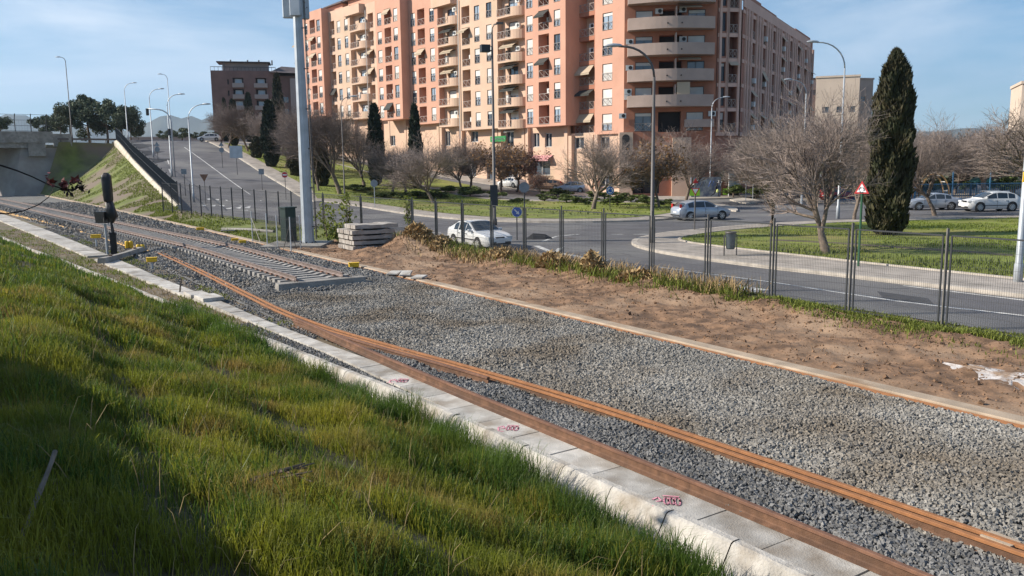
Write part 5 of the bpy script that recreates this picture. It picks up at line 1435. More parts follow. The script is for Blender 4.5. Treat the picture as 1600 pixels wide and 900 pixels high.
plain_block('cream_building', 'cream flat-roofed block behind the bare trees, right of the shaded facade', (X(1270, D2), D2, 0), -.35, 9, 12, Zv(1290, 122, D2), 'cream', [(2.2, 14.6), (5.2, 14.6), (2.2, 11.2), (5.2, 11.2), (7.6, 14.6)])
plain_block('grey_house', 'small grey house with a pitched roof peeping behind the cream block', (X(1252, 215), 215, 0), .15, 7, 9, Zv(1270, 124, 215), 'facade_grey', [(2.5, 20.5)], True)
plain_block('cream_building', 'lower pale block stepping down right of the cream flat-roofed one', (X(1318, 205), 205, 0), .2, 7, 10, Zv(1330, 124, 205), 'facade_grey', [(2, 18), (4.5, 18), (2, 21)])
plain_block('pale_tower', 'pale sunlit tower cut by the right edge of the photo', (X(1588, 120), 120, 0), -.4, 14, 10, Zv(1594, 131, 120), 'cream', [(3, 9), (3, 12), (6, 9), (6, 12), (9, 12)])
plain_block('low_building', 'long low beige building at the top of the ramp', (X(205, 260), 260, 9), 0, 26, 8, 4.2, 'tower_pale', [(4, 1.5), (9, 1.5), (15, 1.5)])
# mountains
def ridge(name, label, D, prof, m):
    V = []; n = len(prof)
    rows_ = []
    for i, (u, v) in enumerate(prof):
        x = X(u, D); z = Zv(u, v, D); rr = random.Random(i)
        rows_.append([(x, D-D*.12, -20), (x*.98, D-D*.06, z*.45+rr.uniform(-8, 8)), (x, D, z), (x*1.02, D*1.1, z*.5), (x, D*1.2, -20)])
    return struct(MB().loft(rows_).build(name, MT[m], smooth=True))
pr = [(-1500,200),(-900,190),(-500,196),(-250,188)]+[(u, 192-9*math.sin(u*.021+1)-5*math.sin(u*.057)-2*math.sin(u*.17)-(6 if 240 < u < 310 else 0)) for u in range(-160, 480, 16)]+[(520,190),(640,200),(760,206)]
ridge('mountains', '', 4200, pr, 'mountain')
pr = [(700,215),(900,225),(1200,220)]+[(u, 207-5*math.sin(u*.018)-3*math.sin(u*.05+1)) for u in range(1260, 1700, 20)]+[(1900,200),(2600,205)]
ridge('hills', '', 3600, pr, 'mountain')
# ------------------------------------------------------------------ trees
def bare_tree(seed, H, spread, trunk_h, r0, twigs=1.0, weep=0.0, levels=5):
    rd = random.Random(seed); trunk = MB(); segs = []
    def grow(p, d, ln, r, lv):
        n = 3 if lv < 2 else 2
        pts = [p]; rr = [r]; q = p.copy(); dd = d.copy()
        for i in range(n):
            dd = (dd+Vector((rd.uniform(-.24,.24), rd.uniform(-.24,.24), rd.uniform(-.1,.2)-weep*.1*lv))).normalized()
            q = q+dd*(ln/n); pts.append(q.copy()); rr.append(r*(1-.38*(i+1)/n))
        if lv <= 1: trunk.tube(pts, rr, 6, cap=False)
        elif lv == 2: trunk.tube(pts, rr, 4, cap=False)
        else:
            for i in range(n): segs.append((pts[i], pts[i+1], rr[i], rr[i+1]))
        if lv >= levels: return
        kids = {0: 6, 1: 5, 2: 6, 3: 6, 4: 5}[lv]
        if lv >= 3: kids = max(2, int(kids*twigs+rd.random()))
        for k in range(kids):
            f = rd.uniform(.2, 1.0) if lv else rd.uniform(.72, 1.0)
            i = min(n-1, int(f*n)); s = pts[i].lerp(pts[i+1], f*n-i if f < 1 else 1)
            a = 2*math.pi*(k+rd.random()*.7)/kids; h = dd.cross(Vector((.3,.2,1))).normalized(); g = dd.cross(h)
            w_ = rd.uniform(.5, 1.05) if lv else rd.uniform(.55, .95)*spread
            nd = (dd+(h*math.cos(a)+g*math.sin(a))*w_).normalized()
            if nd.z < -.15: nd.z *= .3
            grow(s, nd, ln*rd.uniform(.52, .8) if lv else H*.30*rd.uniform(.85,1.15), rr[i]*rd.uniform(.48,.66), lv+1)
    grow(Vector((0,0,-.1)), Vector((rd.uniform(-.06,.06), rd.uniform(-.06,.06), 1)).normalized(), trunk_h, r0, 0)
    n = len(segs); P0 = np.array([s[0][:] for s in segs]); P1 = np.array([s[1][:] for s in segs]); R0 = np.maximum(.0058, [s[2] for s in segs]); R1 = np.maximum(.0042, [s[3] for s in segs])
    d = P1-P0; d /= np.linalg.norm(d, axis=1)[:, None]+1e-9; u = np.cross(d, [.31,.22,.93]); u /= np.linalg.norm(u, axis=1)[:, None]+1e-9; v = np.cross(d, u)
    V = np.concatenate([(P0[:, None]+R0[:, None, None]*np.stack([u*math.cos(a)+v*math.sin(a) for a in (0,2.09,4.19)], 1)), (P1[:, None]+R1[:, None, None]*np.stack([u*math.cos(a)+v*math.sin(a) for a in (0,2.09,4.19)], 1))], 1).reshape(-1, 3)
    F = (np.array([(0,1,4,3),(1,2,5,4),(2,0,3,5)])[None]+6*np.arange(n)[:, None, None]).reshape(-1, 4)
    tips = P1[R1 < .009]
    ztop = max(V[:, 2].max(), .1); k = H/ztop
    return trunk, V, F, tips, k
TREE = {}
def tree_proto(key, seed, H, spread, th, r0, twig='twig', leaf=None, nleaf=0, lsize=.12, twigs=1.0, weep=0.0):
    trunk, V, F, tips, k = bare_tree(seed, H, spread, th, r0, twigs, weep)
    trunk.v = [(x*k, y*k, z*k) for x, y, z in trunk.v]
    me_t = trunk.mesh('trunk', MT['bark'], True); me_c = fast_mesh('crown', V*k, F, MT[twig])
    me_l = None
    if leaf:
        c = tips[rng.integers(0, len(tips), nleaf)]*k+rng.normal(0, .12, (nleaf, 3)); me_l = leaf_mesh('leaves', c, lsize, MT[leaf])
    rad = np.percentile(np.hypot(V[:, 0], V[:, 1])*k, 96)
    TREE[key] = (me_t, me_c, me_l, H, rad)
def leaf_mesh(name, c, size, m, up=0.0):
    n = len(c); a = rng.normal(size=(n, 3)); a[:, 2] += up; a /= np.linalg.norm(a, axis=1)[:, None]
    b = np.cross(a, rng.normal(size=(n, 3))); b /= np.linalg.norm(b, axis=1)[:, None]+1e-9
    s = (size*rng.uniform(.5, 1.4, n))[:, None]
    V = np.stack([c-a*s, c+b*s*.45, c+a*s, c-b*s*.45], 1).reshape(-1, 3)
    return fast_mesh(name, V, np.arange(4*n).reshape(-1, 4), m)
tree_proto('round', 3, 7.5, 1.0, 1.6, .17)
tree_proto('round2', 8, 7.5, 1.0, 1.5, .16)
tree_proto('round3', 21, 7.5, .85, 1.7, .15)
tree_proto('tall', 5, 10, .7, 1.8, .2, 'twig')
tree_proto('tall_dark', 14, 10, .8, 2.6, .22, 'twig_dark', twigs=1.1)
tree_proto('wide', 17, 7.0, .9, 1.5, .21, weep=.05)
tree_proto('vase', 51, 7.0, .68, 1.15, .2, twigs=.85)
tree_proto('browned', 11, 6.5, .8, 1.8, .13, 'twig', 'leaf_brown', 1900, .15, .8)
tree_proto('rusty', 29, 6.0, .8, 1.5, .13, 'twig_dark', 'leaf_rust', 1300, .15, .9)
tree_proto('olive', 31, 6.0, .9, 1.6, .13, 'twig', 'leaf_brown', 1800, .15, .8)
def tree(key, base, H, W, label, group=None, rz=None, name='bare_tree', cat='tree'):
    me_t, me_c, me_l, h, rad = TREE[key]
    t = thing(name, label, cat, tuple(base), random.uniform(0, 6.28) if rz is None else rz, group)
    t.scale = (W/2/rad, W/2/rad, H/h)
    obj('trunk', me_t, t); c = obj('crown', me_c, t)
    if me_l: obj('leaves', me_l, c)
    return t
def ptree(key, u, v, vt, w, label, group=None, z=None, D=None, **k):
    p = hit(u, v) if z is None else gz(u, v, z)
    if D: q = gy(u, v, D); p = Vector((q.x, q.y, T(q.x, q.y)))
    vh = 255-.0115*(u-800); H = (CAM_H+p.y*(vh-vt)/1302-p.z)*1.07; W = 1.15*w*p.y/1302
    return tree(key, p, H, W, label, group, **k)
gI = 'bare trees on the centre island'; gH = 'bare trees on the hillside lawn'; gR = 'bare trees behind the right street'
ptree('round', 927, 329, 200, 150, 'big round bare tree on the centre island beside the blue roundabout sign', gI)
ptree('round2', 679, 320, 205, 128, 'bare tree on the centre island above the white saloon', gI)
ptree('round3', 613, 306, 215, 100, 'slim-trunked bare tree on the island, behind the sleeper stack', gI)
ptree('round', 634, 305, 218, 92, 'bare tree just right of the one behind the sleeper stack', gI)
ptree('round2', 722, 299, 205, 84, 'left one of two bare trees standing close together near the floodlight pole', gI)
ptree('round3', 736, 297, 208, 84, 'right one of two bare trees standing close together near the floodlight pole', gI)
ptree('olive', 783, 302, 222, 92, 'tree with olive brown leaves behind the floodlight pole', name='leafy_tree')
ptree('rusty', 808, 300, 228, 80, 'tree with rust red leaves beside the one with olive leaves', name='leafy_tree')
ptree('rusty', 845, 308, 268, 36, 'small rusty-leaved sapling on the island lawn', name='leafy_tree')
ptree('tall_dark', 532, 305, 150, 150, 'large dark bare tree right of the radio mast', gH)
ptree('tall_dark', 498, 300, 175, 85, 'dense dark bare tree partly behind the radio mast', gH)
ptree('tall', 570, 292, 168, 105, 'tall bare tree by the facade, right of the large dark one', gH)
for i, (u, v, vt, w, lb) in enumerate(((345, 226, 170, 62, 'first bare tree at the crest, next to the parked car'), (357, 232, 160, 70, 'bare tree right of the crest car, left of the first cypress'), (388, 238, 158, 80, 'bare tree between the two dark hillside cypresses'), (405, 246, 160, 78, 'bare tree just left of the wide hillside cypress'), (446, 262, 180, 90, 'round bare tree spreading below the wide hillside cypress'), (462, 270, 168, 80, 'bare tree immediately left of the radio mast'), (415, 235, 165, 70, 'bare tree behind the wide hillside cypress'), (440, 244, 165, 85, 'bare tree in front of the pale gable wall'))):
    ptree(('tall','round2','tall_dark','tall')[i % 4], u, v, vt, w, lb, gH)
ptree('vase', 1292, 401, 132, 232, 'large spreading bare tree on the right lawn in front of the cypress', None)
ptree('tall', 1204, 358, 168, 165, 'slender bare tree at the pavement edge right of the litter bin', None)
ptree('round', 1334, 346, 185, 120, 'thin pale-trunked bare tree behind the warning sign', None)
ptree('round2', 1461, 337, 172, 140, 'bare tree in front of the silver saloon', None)
ptree('browned', 1000, 300, 222, 96, 'brown-leaved tree at the building corner, left of the tall dark lamp', name='leafy_tree')
ptree('browned', 1030, 326, 212, 110, 'brown-leaved tree with a thin trunk right of the tall dark lamp', name='leafy_tree')
ptree('round3', 1072, 319, 190, 130, 'thick-trunked tree directly behind the give way sign', None)
ptree('round2', 1185, 309, 205, 90, 'bare tree beside the poster board, right of it', gR, z=0)
for i, (u, D, vt, w, lb) in enumerate(((1215, 84, 190, 140, 'bare tree across the side street, under the small lamp'), (1252, 92, 182, 130, 'bare tree in front of the cream block, left'), (1290, 88, 176, 150, 'bare tree in front of the cream block, right'), (1180, 96, 196, 110, 'bare tree beside the shaded facade'), (1335, 95, 178, 130, 'bare tree left behind the big cypress'), (1425, 92, 186, 130, 'bare tree right behind the big cypress'), (1490, 98, 190, 140, 'bare tree beyond the playground, between the parked cars'), (1540, 90, 195, 130, 'bare tree behind the white car at the right'), (1585, 96, 186, 150, 'bare tree beyond the post at the right edge'), (1382, 105, 186, 130, 'bare tree hidden behind the big cypress'), (1450, 110, 196, 120, 'far bare tree above the silver saloon'), (1520, 112, 200, 120, 'far bare tree above the teal slide'))):
    ptree(('round','tall','wide','round2','round3')[i % 5], u, 300, vt, w, lb, gR, D=D)
ptree('wide', 1650, 300, 150, 220, 'bare tree leaning its branches in from the right edge', gR, D=58)
ptree('olive', 1515, 300, 205, 46, 'ochre-leaved tree beyond the playground', D=118, name='leafy_tree')
# ---- cypresses
def cypress(key, seed, H, W, n, m, ragged=.25, size=.3):
    rd = np.random.default_rng(seed); z = rd.random(n)**.85; prof = np.interp(z, [0,.05,.15,.3,.5,.75,.85,.92,.97,1], [.5,.7,.88,1,.97,.72,.58,.42,.22,.05])*(.93+.07*np.sin(z*9+seed))
    a = rd.uniform(0, 2*math.pi, n); lob = 1+ragged*np.sin(a*3+z*14+seed)*.5+ragged*.5*np.sin(a*5-z*23)
    r = W/2*prof*lob*(.55+.45*rd.random(n)**.4)
    c = np.stack([r*np.cos(a), r*np.sin(a), .25+z*(H-.25)], 1)
    d = np.stack([np.cos(a)*.45, np.sin(a)*.45, np.ones(n)], 1)+rd.normal(0, .28, (n, 3)); d /= np.linalg.norm(d, axis=1)[:, None]
    b = np.cross(d, rd.normal(size=(n, 3))); b /= np.linalg.norm(b, axis=1)[:, None]; s = (size*rd.uniform(.5, 1.4, n))[:, None]
    V = np.stack([c-d*s*.6, c+b*s*.3, c+d*s, c-b*s*.3], 1).reshape(-1, 3)
    core = MB().lathe([(W*.1, .1)]+[(W/2*.58*float(np.interp(q, [0,.05,.15,.3,.5,.75,.85,.92,.97,1], [.5,.7,.88,1,.97,.72,.58,.42,.22,.03])), .25+q*(H*.93)) for q in np.linspace(0, 1, 12)], 9)
    return (MB().tube([(0,0,-.2),(0,0,H*.3)], [.22, .12], 7).mesh('trunk', MT['bark']), fast_mesh('foliage', V, np.arange(4*n).reshape(-1, 4), MT[m]), core.mesh('inner_foliage', MT[m], True), H, W)
CY = {'big': cypress('big', 1, 10, 3, 15000, 'cypress', .32, .25), 'small': cypress('s', 4, 10, 2.0, 3600, 'cypress_dark', .15, .42), 'bushy': cypress('b', 9, 10, 5, 5000, 'cypress', .35, .5)}
def cyp(key, u, v, vt, w, label, D=None, group='dark cypresses on the hillside', name='cypress_tree'):
    p = hit(u, v)
    if D: q = gy(u, v, D); p = Vector((q.x, q.y, T(q.x, q.y)))
    a, b, c, H, W = CY[key]; vh = 255-.0115*(u-800)
    t = thing(name, label, 'tree', tuple(p), random.uniform(0, 6), group); h = CAM_H+p.y*(vh-vt)/1302-p.z
    t.scale = (w*p.y/1302/W,)*2+(h/H,); obj('trunk', a, t); f = obj('foliage', b, t); obj('inner_foliage', c, f)
cyp('big', 1385, 371, 88, 68, 'tall ragged brown-green cypress on the right lawn', None, None)
cyp('small', 367, 229, 160, 16, 'narrow dark cypress at the top of the hill lawn')
cyp('small', 425, 262, 162, 27, 'wider dark cypress standing on the hill lawn')
cyp('small', 436, 200, 122, 18, 'tall cypress in front of the brick tower', 180)
cyp('small', 391, 214, 150, 15, 'short cypress in front of the tower, middle', 190)
cyp('small', 353, 214, 158, 10, 'thin cypress tip in front of the tower, left', 190)
cyp('small', 651, 296, 168, 21, 'slim cypress against the sunlit facade')
cyp('small', 588, 270, 168, 26, 'dark cypress between the bare trees and the facade', 108)
cyp('bushy', 503, 292, 228, 28, 'rounded dark ivy bush at the foot of the trees beside the mast', None, None, 'evergreen_bush')
cyp('bushy', 466, 276, 234, 30, 'low dark evergreen bush left of the radio mast', None, None, 'evergreen_bush')
cyp('bushy', 402, 248, 215, 20, 'dark evergreen bush between the hillside trees', None, None, 'evergreen_bush')
# ---- pines by the bridge and other leafy crowns
def blob(key, seed, n, m, size=.5, clumps=26, flat=.8):
    rd = np.random.default_rng(seed); cc = rd.normal(0, 1, (clumps, 3)); cc /= np.linalg.norm(cc, axis=1)[:, None]; cc *= (rd.random((clumps, 1))**.4)*.78
    cc[:, 2] = cc[:, 2]*flat; i = rd.integers(0, clumps, n); d = rd.normal(size=(n, 3)); d /= np.linalg.norm(d, axis=1)[:, None]
    c = cc[i]+d*(.25*rd.random((n, 1))**.45)*rd.uniform(.6, 1.2, (clumps, 1))[i]
    c[:, 2] += 1
    return leaf_mesh('crown', c, size, MT[m]), cc+np.array([0, 0, 1])
BL = {'pine': blob('p', 2, 7000, 'pine', .05), 'pine2': blob('p', 6, 6000, 'pine', .055, 20), 'pine3': blob('p', 16, 6000, 'pine', .05, 15, 1.1), 'shrub': blob('s', 3, 2600, 'hedge', .075, 14, .6), 'shrub2': blob('s', 13, 2200, 'hedge', .075, 10, .6), 'dark': blob('d', 23, 2600, 'pine', .07, 16, .8)}
BLT = {}
for k_, (me_, cc_) in BL.items():
    mb = MB(); mb.tube([(0,0,-.4),(.03,0,.45),(0,.03,1)], [.05,.04,.02], 6)
    for q in cc_[:10]: mb.tube([(.02,0,.5+.05*(q[2])), tuple(q)], [.02,.008], 4)
    BLT[k_] = mb.mesh('trunk', MT['bark'], True)
def leafy(key, p, H, W, label, group=None, name='pine_tree', cat='tree', z0=.0):
    t = thing(name, label, cat, tuple(p), random.uniform(0, 6), group); t.scale = (W/2, W/2, H/2*1.02)
    obj('trunk', BLT[key], t); obj('crown', BL[key][0], t)
def pleaf(key, u, D, v0, v1, w, label, group=None, **k):
    p = gy(u, v0, D); H = D*(v0-v1)/1302; leafy(key, p, H, w*D/1302, label, group, **k)
gP = 'pines by the bridge'
for u, D, v0, v1, w, lb, ky in ((112, 158, 218, 150, 62, 'leftmost large pine behind the bridge end', 'pine'), (140, 163, 218, 144, 60, 'second pine from the bridge end', 'pine3'), (168, 160, 218, 148, 58, 'rounded pine in the middle of the crest group', 'pine2'), (192, 158, 220, 158, 56, 'dark pine nearest the ramp lamps', 'pine'), (205, 170, 222, 172, 40, 'lower pine leaning over the ramp railing', 'pine2'), (95, 166, 216, 168, 34, 'short pine at the bridge parapet end', 'pine2'), (68, 172, 214, 178, 40, 'small tree behind the bridge fence, right', 'pine2'), (2, 175, 212, 178, 34, 'small tree behind the bridge fence, left', 'pine'), (217, 176, 222, 190, 18, 'small bush beside the pine group', 'dark')):
    pleaf(ky, u, D, v0, v1, w*1.3, lb, gP)
for u, D, v0, v1, w, lb in ((285, 185, 222, 196, 44, 'dark evergreen at the ramp crest behind the sign'), (316, 188, 222, 203, 36, 'low evergreen left of the crest car'), (262, 195, 222, 200, 34, 'distant evergreen over the ramp crest'), (332, 190, 224, 204, 30, 'low evergreen right behind the crest car')):
    pleaf('dark', u, D, v0, v1, w, lb, 'evergreens at the ramp crest', name='evergreen_tree')
pleaf('dark', 1165, 100, 292, 208, 44, 'dark evergreen tree hugging the shaded facade', None, name='evergreen_tree')
pleaf('dark', 1128, 100.5, 292, 262, 40, 'dark ivy bush in front of the building base', None, name='evergreen_bush', cat='bush')
# ---- ground-cover shrubs on the island and others
k_ = 0
for u, v, w, h in ((560,300,70,16),(600,310,60,15),(648,312,70,18),(690,312,64,20),(735,308,70,22),(772,312,56,20),(810,318,40,12),(850,316,50,18),(885,318,60,20),(915,322,60,22),(965,322,60,24),(985,318,60,24),(1012,322,56,22),(1036,322,40,16),(870,308,60,18),(945,312,70,20),(700,302,60,16)):
    p = hit(u, v); D = p.y
    leafy(('shrub','shrub2')[k_ % 2], p-Vector((0,0,.12*D*h/1302)), D*h/1302*1.05, D*w/1302, 'low spreading green shrub on the centre island lawn', 'low shrubs on the centre island', name='shrub', cat='shrub'); k_ += 1
for i in range(26):
    u = 1150+i*18+random.uniform(-6,6); D = random.uniform(86,110)
    leafy(('shrub','dark','shrub2')[i % 3], (X(u, D), D, .0), random.uniform(1.6,3.4), random.uniform(3,6), 'dark shrub in the hedge row behind the right-hand street', 'hedge shrubs behind the right street', name='shrub', cat='shrub')
for u, v, w, h, lb in ((543, 372, 20, 70, 'tall straggly weed between mast and sleeper stack'), (512, 372, 38, 56, 'grey-green bush at the foot of the radio mast'), (640, 372, 16, 66, 'straggly weed against the fence right of the sleepers'), (530, 378, 36, 30, 'low bush behind the sleeper stack')):
    p = gz(u, v); t = thing('weed_bush', lb, 'weed', tuple(p)); H = p.y*h/1302; W = p.y*w/1302
    n = 260; c = np.stack([rng.normal(0, W/4, n), rng.normal(0, W/4, n), rng.random(n)**.8*H], 1)
    obj('leaves', leaf_mesh('leaves', c, .12, MT['weed'], .8), t)
    mb = MB()
    for k in range(9): mb.tube([(random.uniform(-.1,.1),random.uniform(-.1,.1),0),(random.uniform(-W/3,W/3),random.uniform(-W/3,W/3),H*random.uniform(.6,1))], [.014,.006], 4)
    mb.build('stems', MT['bark'], t)
# heaps of pulled weeds on the dirt
def heap(t_, n_, w, h, seed, label):
    rd = np.random.default_rng(seed); N_ = 1300; a = rd.uniform(0, 6.28, N_); r = np.sqrt(rd.random(N_)); c = np.stack([r*np.cos(a)*w, r*np.sin(a)*w*.6, (1-r**2)*h*rd.random(N_)**.5], 1)
    t = thing('weed_heap', label, 'weed heap', tuple(tn(t_, n_, dirt_z(t_, n_))), rd.uniform(0, 3), 'heaps of pulled dry weeds')
    me = leaf_mesh('dry_stalks', c, .2, MT['straw'], .5); obj('dry_stalks', me, t)
    me = leaf_mesh('soil_lumps', c[:500]*.9, .1, MT['clod']); obj('soil_lumps', me, t)
heap(37.3, 19.3, 1.0, .75, 1, 'tallest straw-coloured weed heap right beside the sleeper stack')
heap(35.5, 19.7, .9, .5, 2, 'lower weed heap just right of the tallest one')
heap(27.0, 20.0, 1.0, .6, 3, 'weed heap under the fence, left of the upright dry clump')
heap(24.3, 19.9, .7, .75, 4, 'upright dry brown clump by the tall dark lamp')
heap(21.8, 20.0, .8, .35, 5, 'flat weed heap nearest the litter bin')
heap(30.5, 19.8, .9, .35, 6, 'flat weed heap behind the blue arrow sign')
# ------------------------------------------------------------------ cars
def car(name, label, pos, heading, spec, paint, group=None, dirt=False):
    """spec: L, W, H and profile tables along x (front = +x)"""
    L, W, H = spec['L'], spec['W'], spec['H']; hood = spec['hood']; roof = spec['roof']
    t = thing(name, label, 'car', tuple(pos), heading, group)
    xs_ = sorted(set([round(a, 3) for a in np.linspace(-L/2, L/2, 27)]+[a for a, b in roof]))
    hx = [a for a, b in hood]; hz = [b for a, b in hood]; rx = [a for a, b in roof]; rz_ = [b for a, b in roof]
    belt = spec['belt']; fr = W/2
    def halfw(x):
        e = min(1, (L/2-abs(x))/.55); return fr*(.80+.20*math.sin(e*math.pi/2))
    def top(x):
        return float(np.interp(x, rx, rz_)) if rx[0] <= x <= rx[-1] else None
    def sec(x):
        h = float(np.interp(x, hx, hz)); w = halfw(x); zb = .20+(.12 if abs(x) > L/2-.12 else 0)
        tp = top(x); tp = h if tp is None or tp < h else tp
        gw = w*(1-.0)-.04-.30*max(0, (tp-belt))/(H-belt)*.62
        if tp <= h+.005: gw = w*.86
        bz = min(belt, h-.02) if tp <= h+.005 else belt
        P = [(0, zb), (w*.86, zb), (w*.97, zb+.12), (w, .52), (w*.985, bz-.06), (w*.955, bz), (gw, tp-.05 if tp > h+.05 else h-.008), (gw*.8, tp-.012), (0, tp+.012)]
        return P
    rows = []
    for x in xs_:
        P = sec(x); full = [(x, -y, z) for y, z in P[::-1]]+[(x, y, z) for y, z in P[1:-1]]
        rows.append(full)
    mb = MB().loft(rows, close=True); k = len(rows[0]); e = (len(rows)-1)*k
    mb.f += [tuple(range(k-1, -1, -1)), tuple(e+i for i in range(k))]; mb.m += [0, 0]
    body = mb.build('body', MT[paint], t, True)
    me = body.data
    try: me.set_sharp_from_angle(angle=R(38))
    except Exception: pass
    # glass: side windows, windscreen, rear window
    def pt(x, f, s):                                    # f 0 belt .. 1 roof edge
        P = sec(x); a = P[5]; b = P[6]
        return Vector((x, s*(a[0]+(b[0]-a[0])*f+.006), a[1]+(b[1]-a[1])*f+.004))
    for s in (-1, 1):
        for x0, x1, fa, fb in spec['win']:
            m2 = MB(); N_ = 8; r_ = []
            for i in range(N_+1):
                x = x0+(x1-x0)*i/N_; tpx = top(x); hi = .88
                r_.append([pt(x, .06, s), pt(x, hi, s)])
            m2.loft(r_).build('window', MT['car_glass'], t)
    for (x0, x1, nm) in ((spec['ws'][0], spec['ws'][1], 'windscreen'), (spec['rw'][0], spec['rw'][1], 'rear_window')):
        r_ = []
        for i in range(6):
            x = x0+(x1-x0)*(.06+.86*i/5); P = sec(x); g = P[7]; w2 = P[6][0]*.93; zc = P[8][1]
            r_.append([(x, -w2, P[6][1]+.03), (x, -w2*.5, zc+.008), (x, 0, zc+.014), (x, w2*.5, zc+.008), (x, w2, P[6][1]+.03)])
        m2 = MB().loft(r_); o = m2.build(nm, MT['car_glass'], t, True)
        o.location = ((.018 if nm == 'windscreen' else -.018), 0, .012)
    # wheels
    wr = spec['wr']
    for x in (spec['ax'][0], spec['ax'][1]):
        for s in (-1, 1):
            MB().tube([(x, s*(W/2-.16), wr+.03), (x, s*(W/2+.004), wr+.03)], wr+.055, 22).build('wheel_arch', MT['car_trim'], t)
            wh = MB().lathe([(wr*.62,-.1),(wr*.97,-.09),(wr,-.04),(wr,.04),(wr*.97,.09),(wr*.62,.1)], 22).build('wheel', MT['rubber'], t, True)
            wh.location = (x, s*(W/2-.085), wr); wh.rotation_euler = (math.pi/2*(-s), 0, 0)
            rm = MB().lathe([(wr*.66,.085),(wr*.66,.104),(wr*.6,.104),(wr*.57,.07)], 20); 
            for i in range(spec.get('spk', 7)):
                a = 2*math.pi*i/spec.get('spk', 7); rm.box((wr*.32*math.cos(a), wr*.32*math.sin(a), .095), (wr*.6, wr*.17, .03), a)
            rm.lathe([(wr*.14,.08),(wr*.14,.115)], 10); rm.build('rim', MT['alloy' if spec.get('alloy', 1) else 'white_paint'], wh)
    f = L/2; zl = spec.get('zl', .62)
    for s in (-1, 1):
        yw = halfw(f-.12)
        MB().box((f-.13, s*(yw-.16), zl), (.22, .32, .15), s*.28*-1).build('headlight', MT['lamp_clear'], t)
        MB().box((-f+.13, s*(yw-.13), spec.get('zt', .78)), (.16, .14, spec.get('ht', .2)), s*.35).build('tail_light', MT['lamp_red'], t)
        m = MB().box((spec['ws'][0]-.28, s*(W/2+.07), belt+.07), (.13, .2, .13)).build('mirror', MT[paint], t); m.modifiers.new('b', 'BEVEL').width = .03
        MB().box((0, s*(W/2+.004), .5), (L*.62, .018, .05)).build('side_moulding', MT['car_trim' if paint != 'car_silver' else 'car_silver'], t)
        for xd in spec['doors']: MB().box((xd, s*(W/2-.008), .62), (.012, .025, .58)).build('door_seam', MT['car_trim'], t)
        for xd in spec['doors'][:2]: MB().box((xd+.16, s*(W/2+.004), belt-.13), (.2, .03, .035)).build('door_handle', MT['car_trim' if paint == 'car_white' and spec.get('old') else paint], t)
    MB().box((f-.03, 0, .36), (.1, W*.72, .14)).build('bumper_grille', MT['car_trim'], t)
    MB().box((f-.06, 0, zl+.0), (.1, W*.3, .1)).build('grille', MT['car_trim'], t)
    MB().box((f+.025, 0, .43), (.02, .5, .11)).build('number_plate', MT['plate'], t)
    MB().box((-f-.012, 0, .62), (.02, .5, .11)).build('number_plate', MT['plate'], t)
    MB().box((-f+.02, 0, .40), (.09, W*.74, .1)).build('bumper_strip', MT['car_trim'], t)
    if spec.get('rails'):
        for s in (-1, 1): MB().tube([(.55, s*W*.34, H-.03), (.4, s*W*.35, H+.04), (-1.0, s*W*.35, H+.03), (-1.2, s*W*.34, H-.03)], .02, 5).build('roof_rail', MT['galv'], t)
    return t
SALOON = dict(L=4.38, W=1.67, H=1.42, belt=.88, hood=[(-2.19,.80),(-2.1,.98),(-1.5,1.02),(-1.3,.9),(.7,.93),(1.3,.88),(1.95,.76),(2.19,.6)], roof=[(-1.78,1.0),(-1.0,1.36),(-.3,1.42),(.1,1.39),(.95,.93)],
              ws=(.95,.12), rw=(-1.74,-1.02), win=[(-1.2,-.78,0,0),(-.70,-.02,0,0),(.05,.62,0,0)], ax=(1.32,-1.2), wr=.295, doors=[-.74,.02,.9], old=1, alloy=0, spk=6)
HATCH = dict(L=4.18, W=1.72, H=1.46, belt=.93, hood=[(-2.09,.85),(-2.0,1.0),(-1.7,.98),(.8,.98),(1.3,.92),(1.9,.78),(2.09,.6)], roof=[(-2.0,.98),(-1.55,1.3),(-.9,1.45),(-.1,1.46),(.2,1.42),(1.1,.98)],
             ws=(1.1,.22), rw=(-1.98,-1.56), win=[(-1.42,-.98,0,0),(-.9,-.1,0,0),(-.03,.72,0,0)], ax=(1.32,-1.3), wr=.31, doors=[-.94,-.06,.95], zt=1.05, ht=.3)
SEDAN = dict(L=4.5, W=1.77, H=1.43, belt=.92, hood=[(-2.25,.85),(-2.15,1.0),(-1.45,1.03),(-1.2,.94),(.75,.96),(1.3,.9),(2.0,.78),(2.25,.6)], roof=[(-1.7,1.02),(-1.05,1.34),(-.35,1.43),(.1,1.41),(1.0,.96)],
             ws=(1.0,.14), rw=(-1.66,-1.08), win=[(-1.25,-.8,0,0),(-.72,-.02,0,0),(.05,.66,0,0)], ax=(1.38,-1.28), wr=.315, doors=[-.76,.02,.95])
SUV = dict(L=4.4, W=1.83, H=1.59, belt=1.02, hood=[(-2.2,.9),(-2.1,1.08),(-1.8,1.06),(.75,1.08),(1.3,1.03),(1.95,.9),(2.2,.66)], roof=[(-2.1,1.08),(-1.65,1.4),(-1.2,1.56),(-.3,1.6),(.2,1.55),(1.15,1.08)],
           ws=(1.15,.24), rw=(-2.08,-1.66), win=[(-1.5,-.98,0,0),(-.9,-.1,0,0),(-.03,.75,0,0)], ax=(1.32,-1.28), wr=.36, doors=[-.94,-.06,.98], zl=.82, zt=.98, rails=1, spk=10)
def between(u0, v0, u1, v1):
    a, b = gz(u0, v0), gz(u1, v1); d = b-a; return (a+b)/2, math.atan2(d.y, d.x)
def set_dirt(): pass
car('parked_car', 'old white saloon stopped on the street just behind the mesh fence', gz(748, 386, .005), R(-58), SALOON, 'car_white')
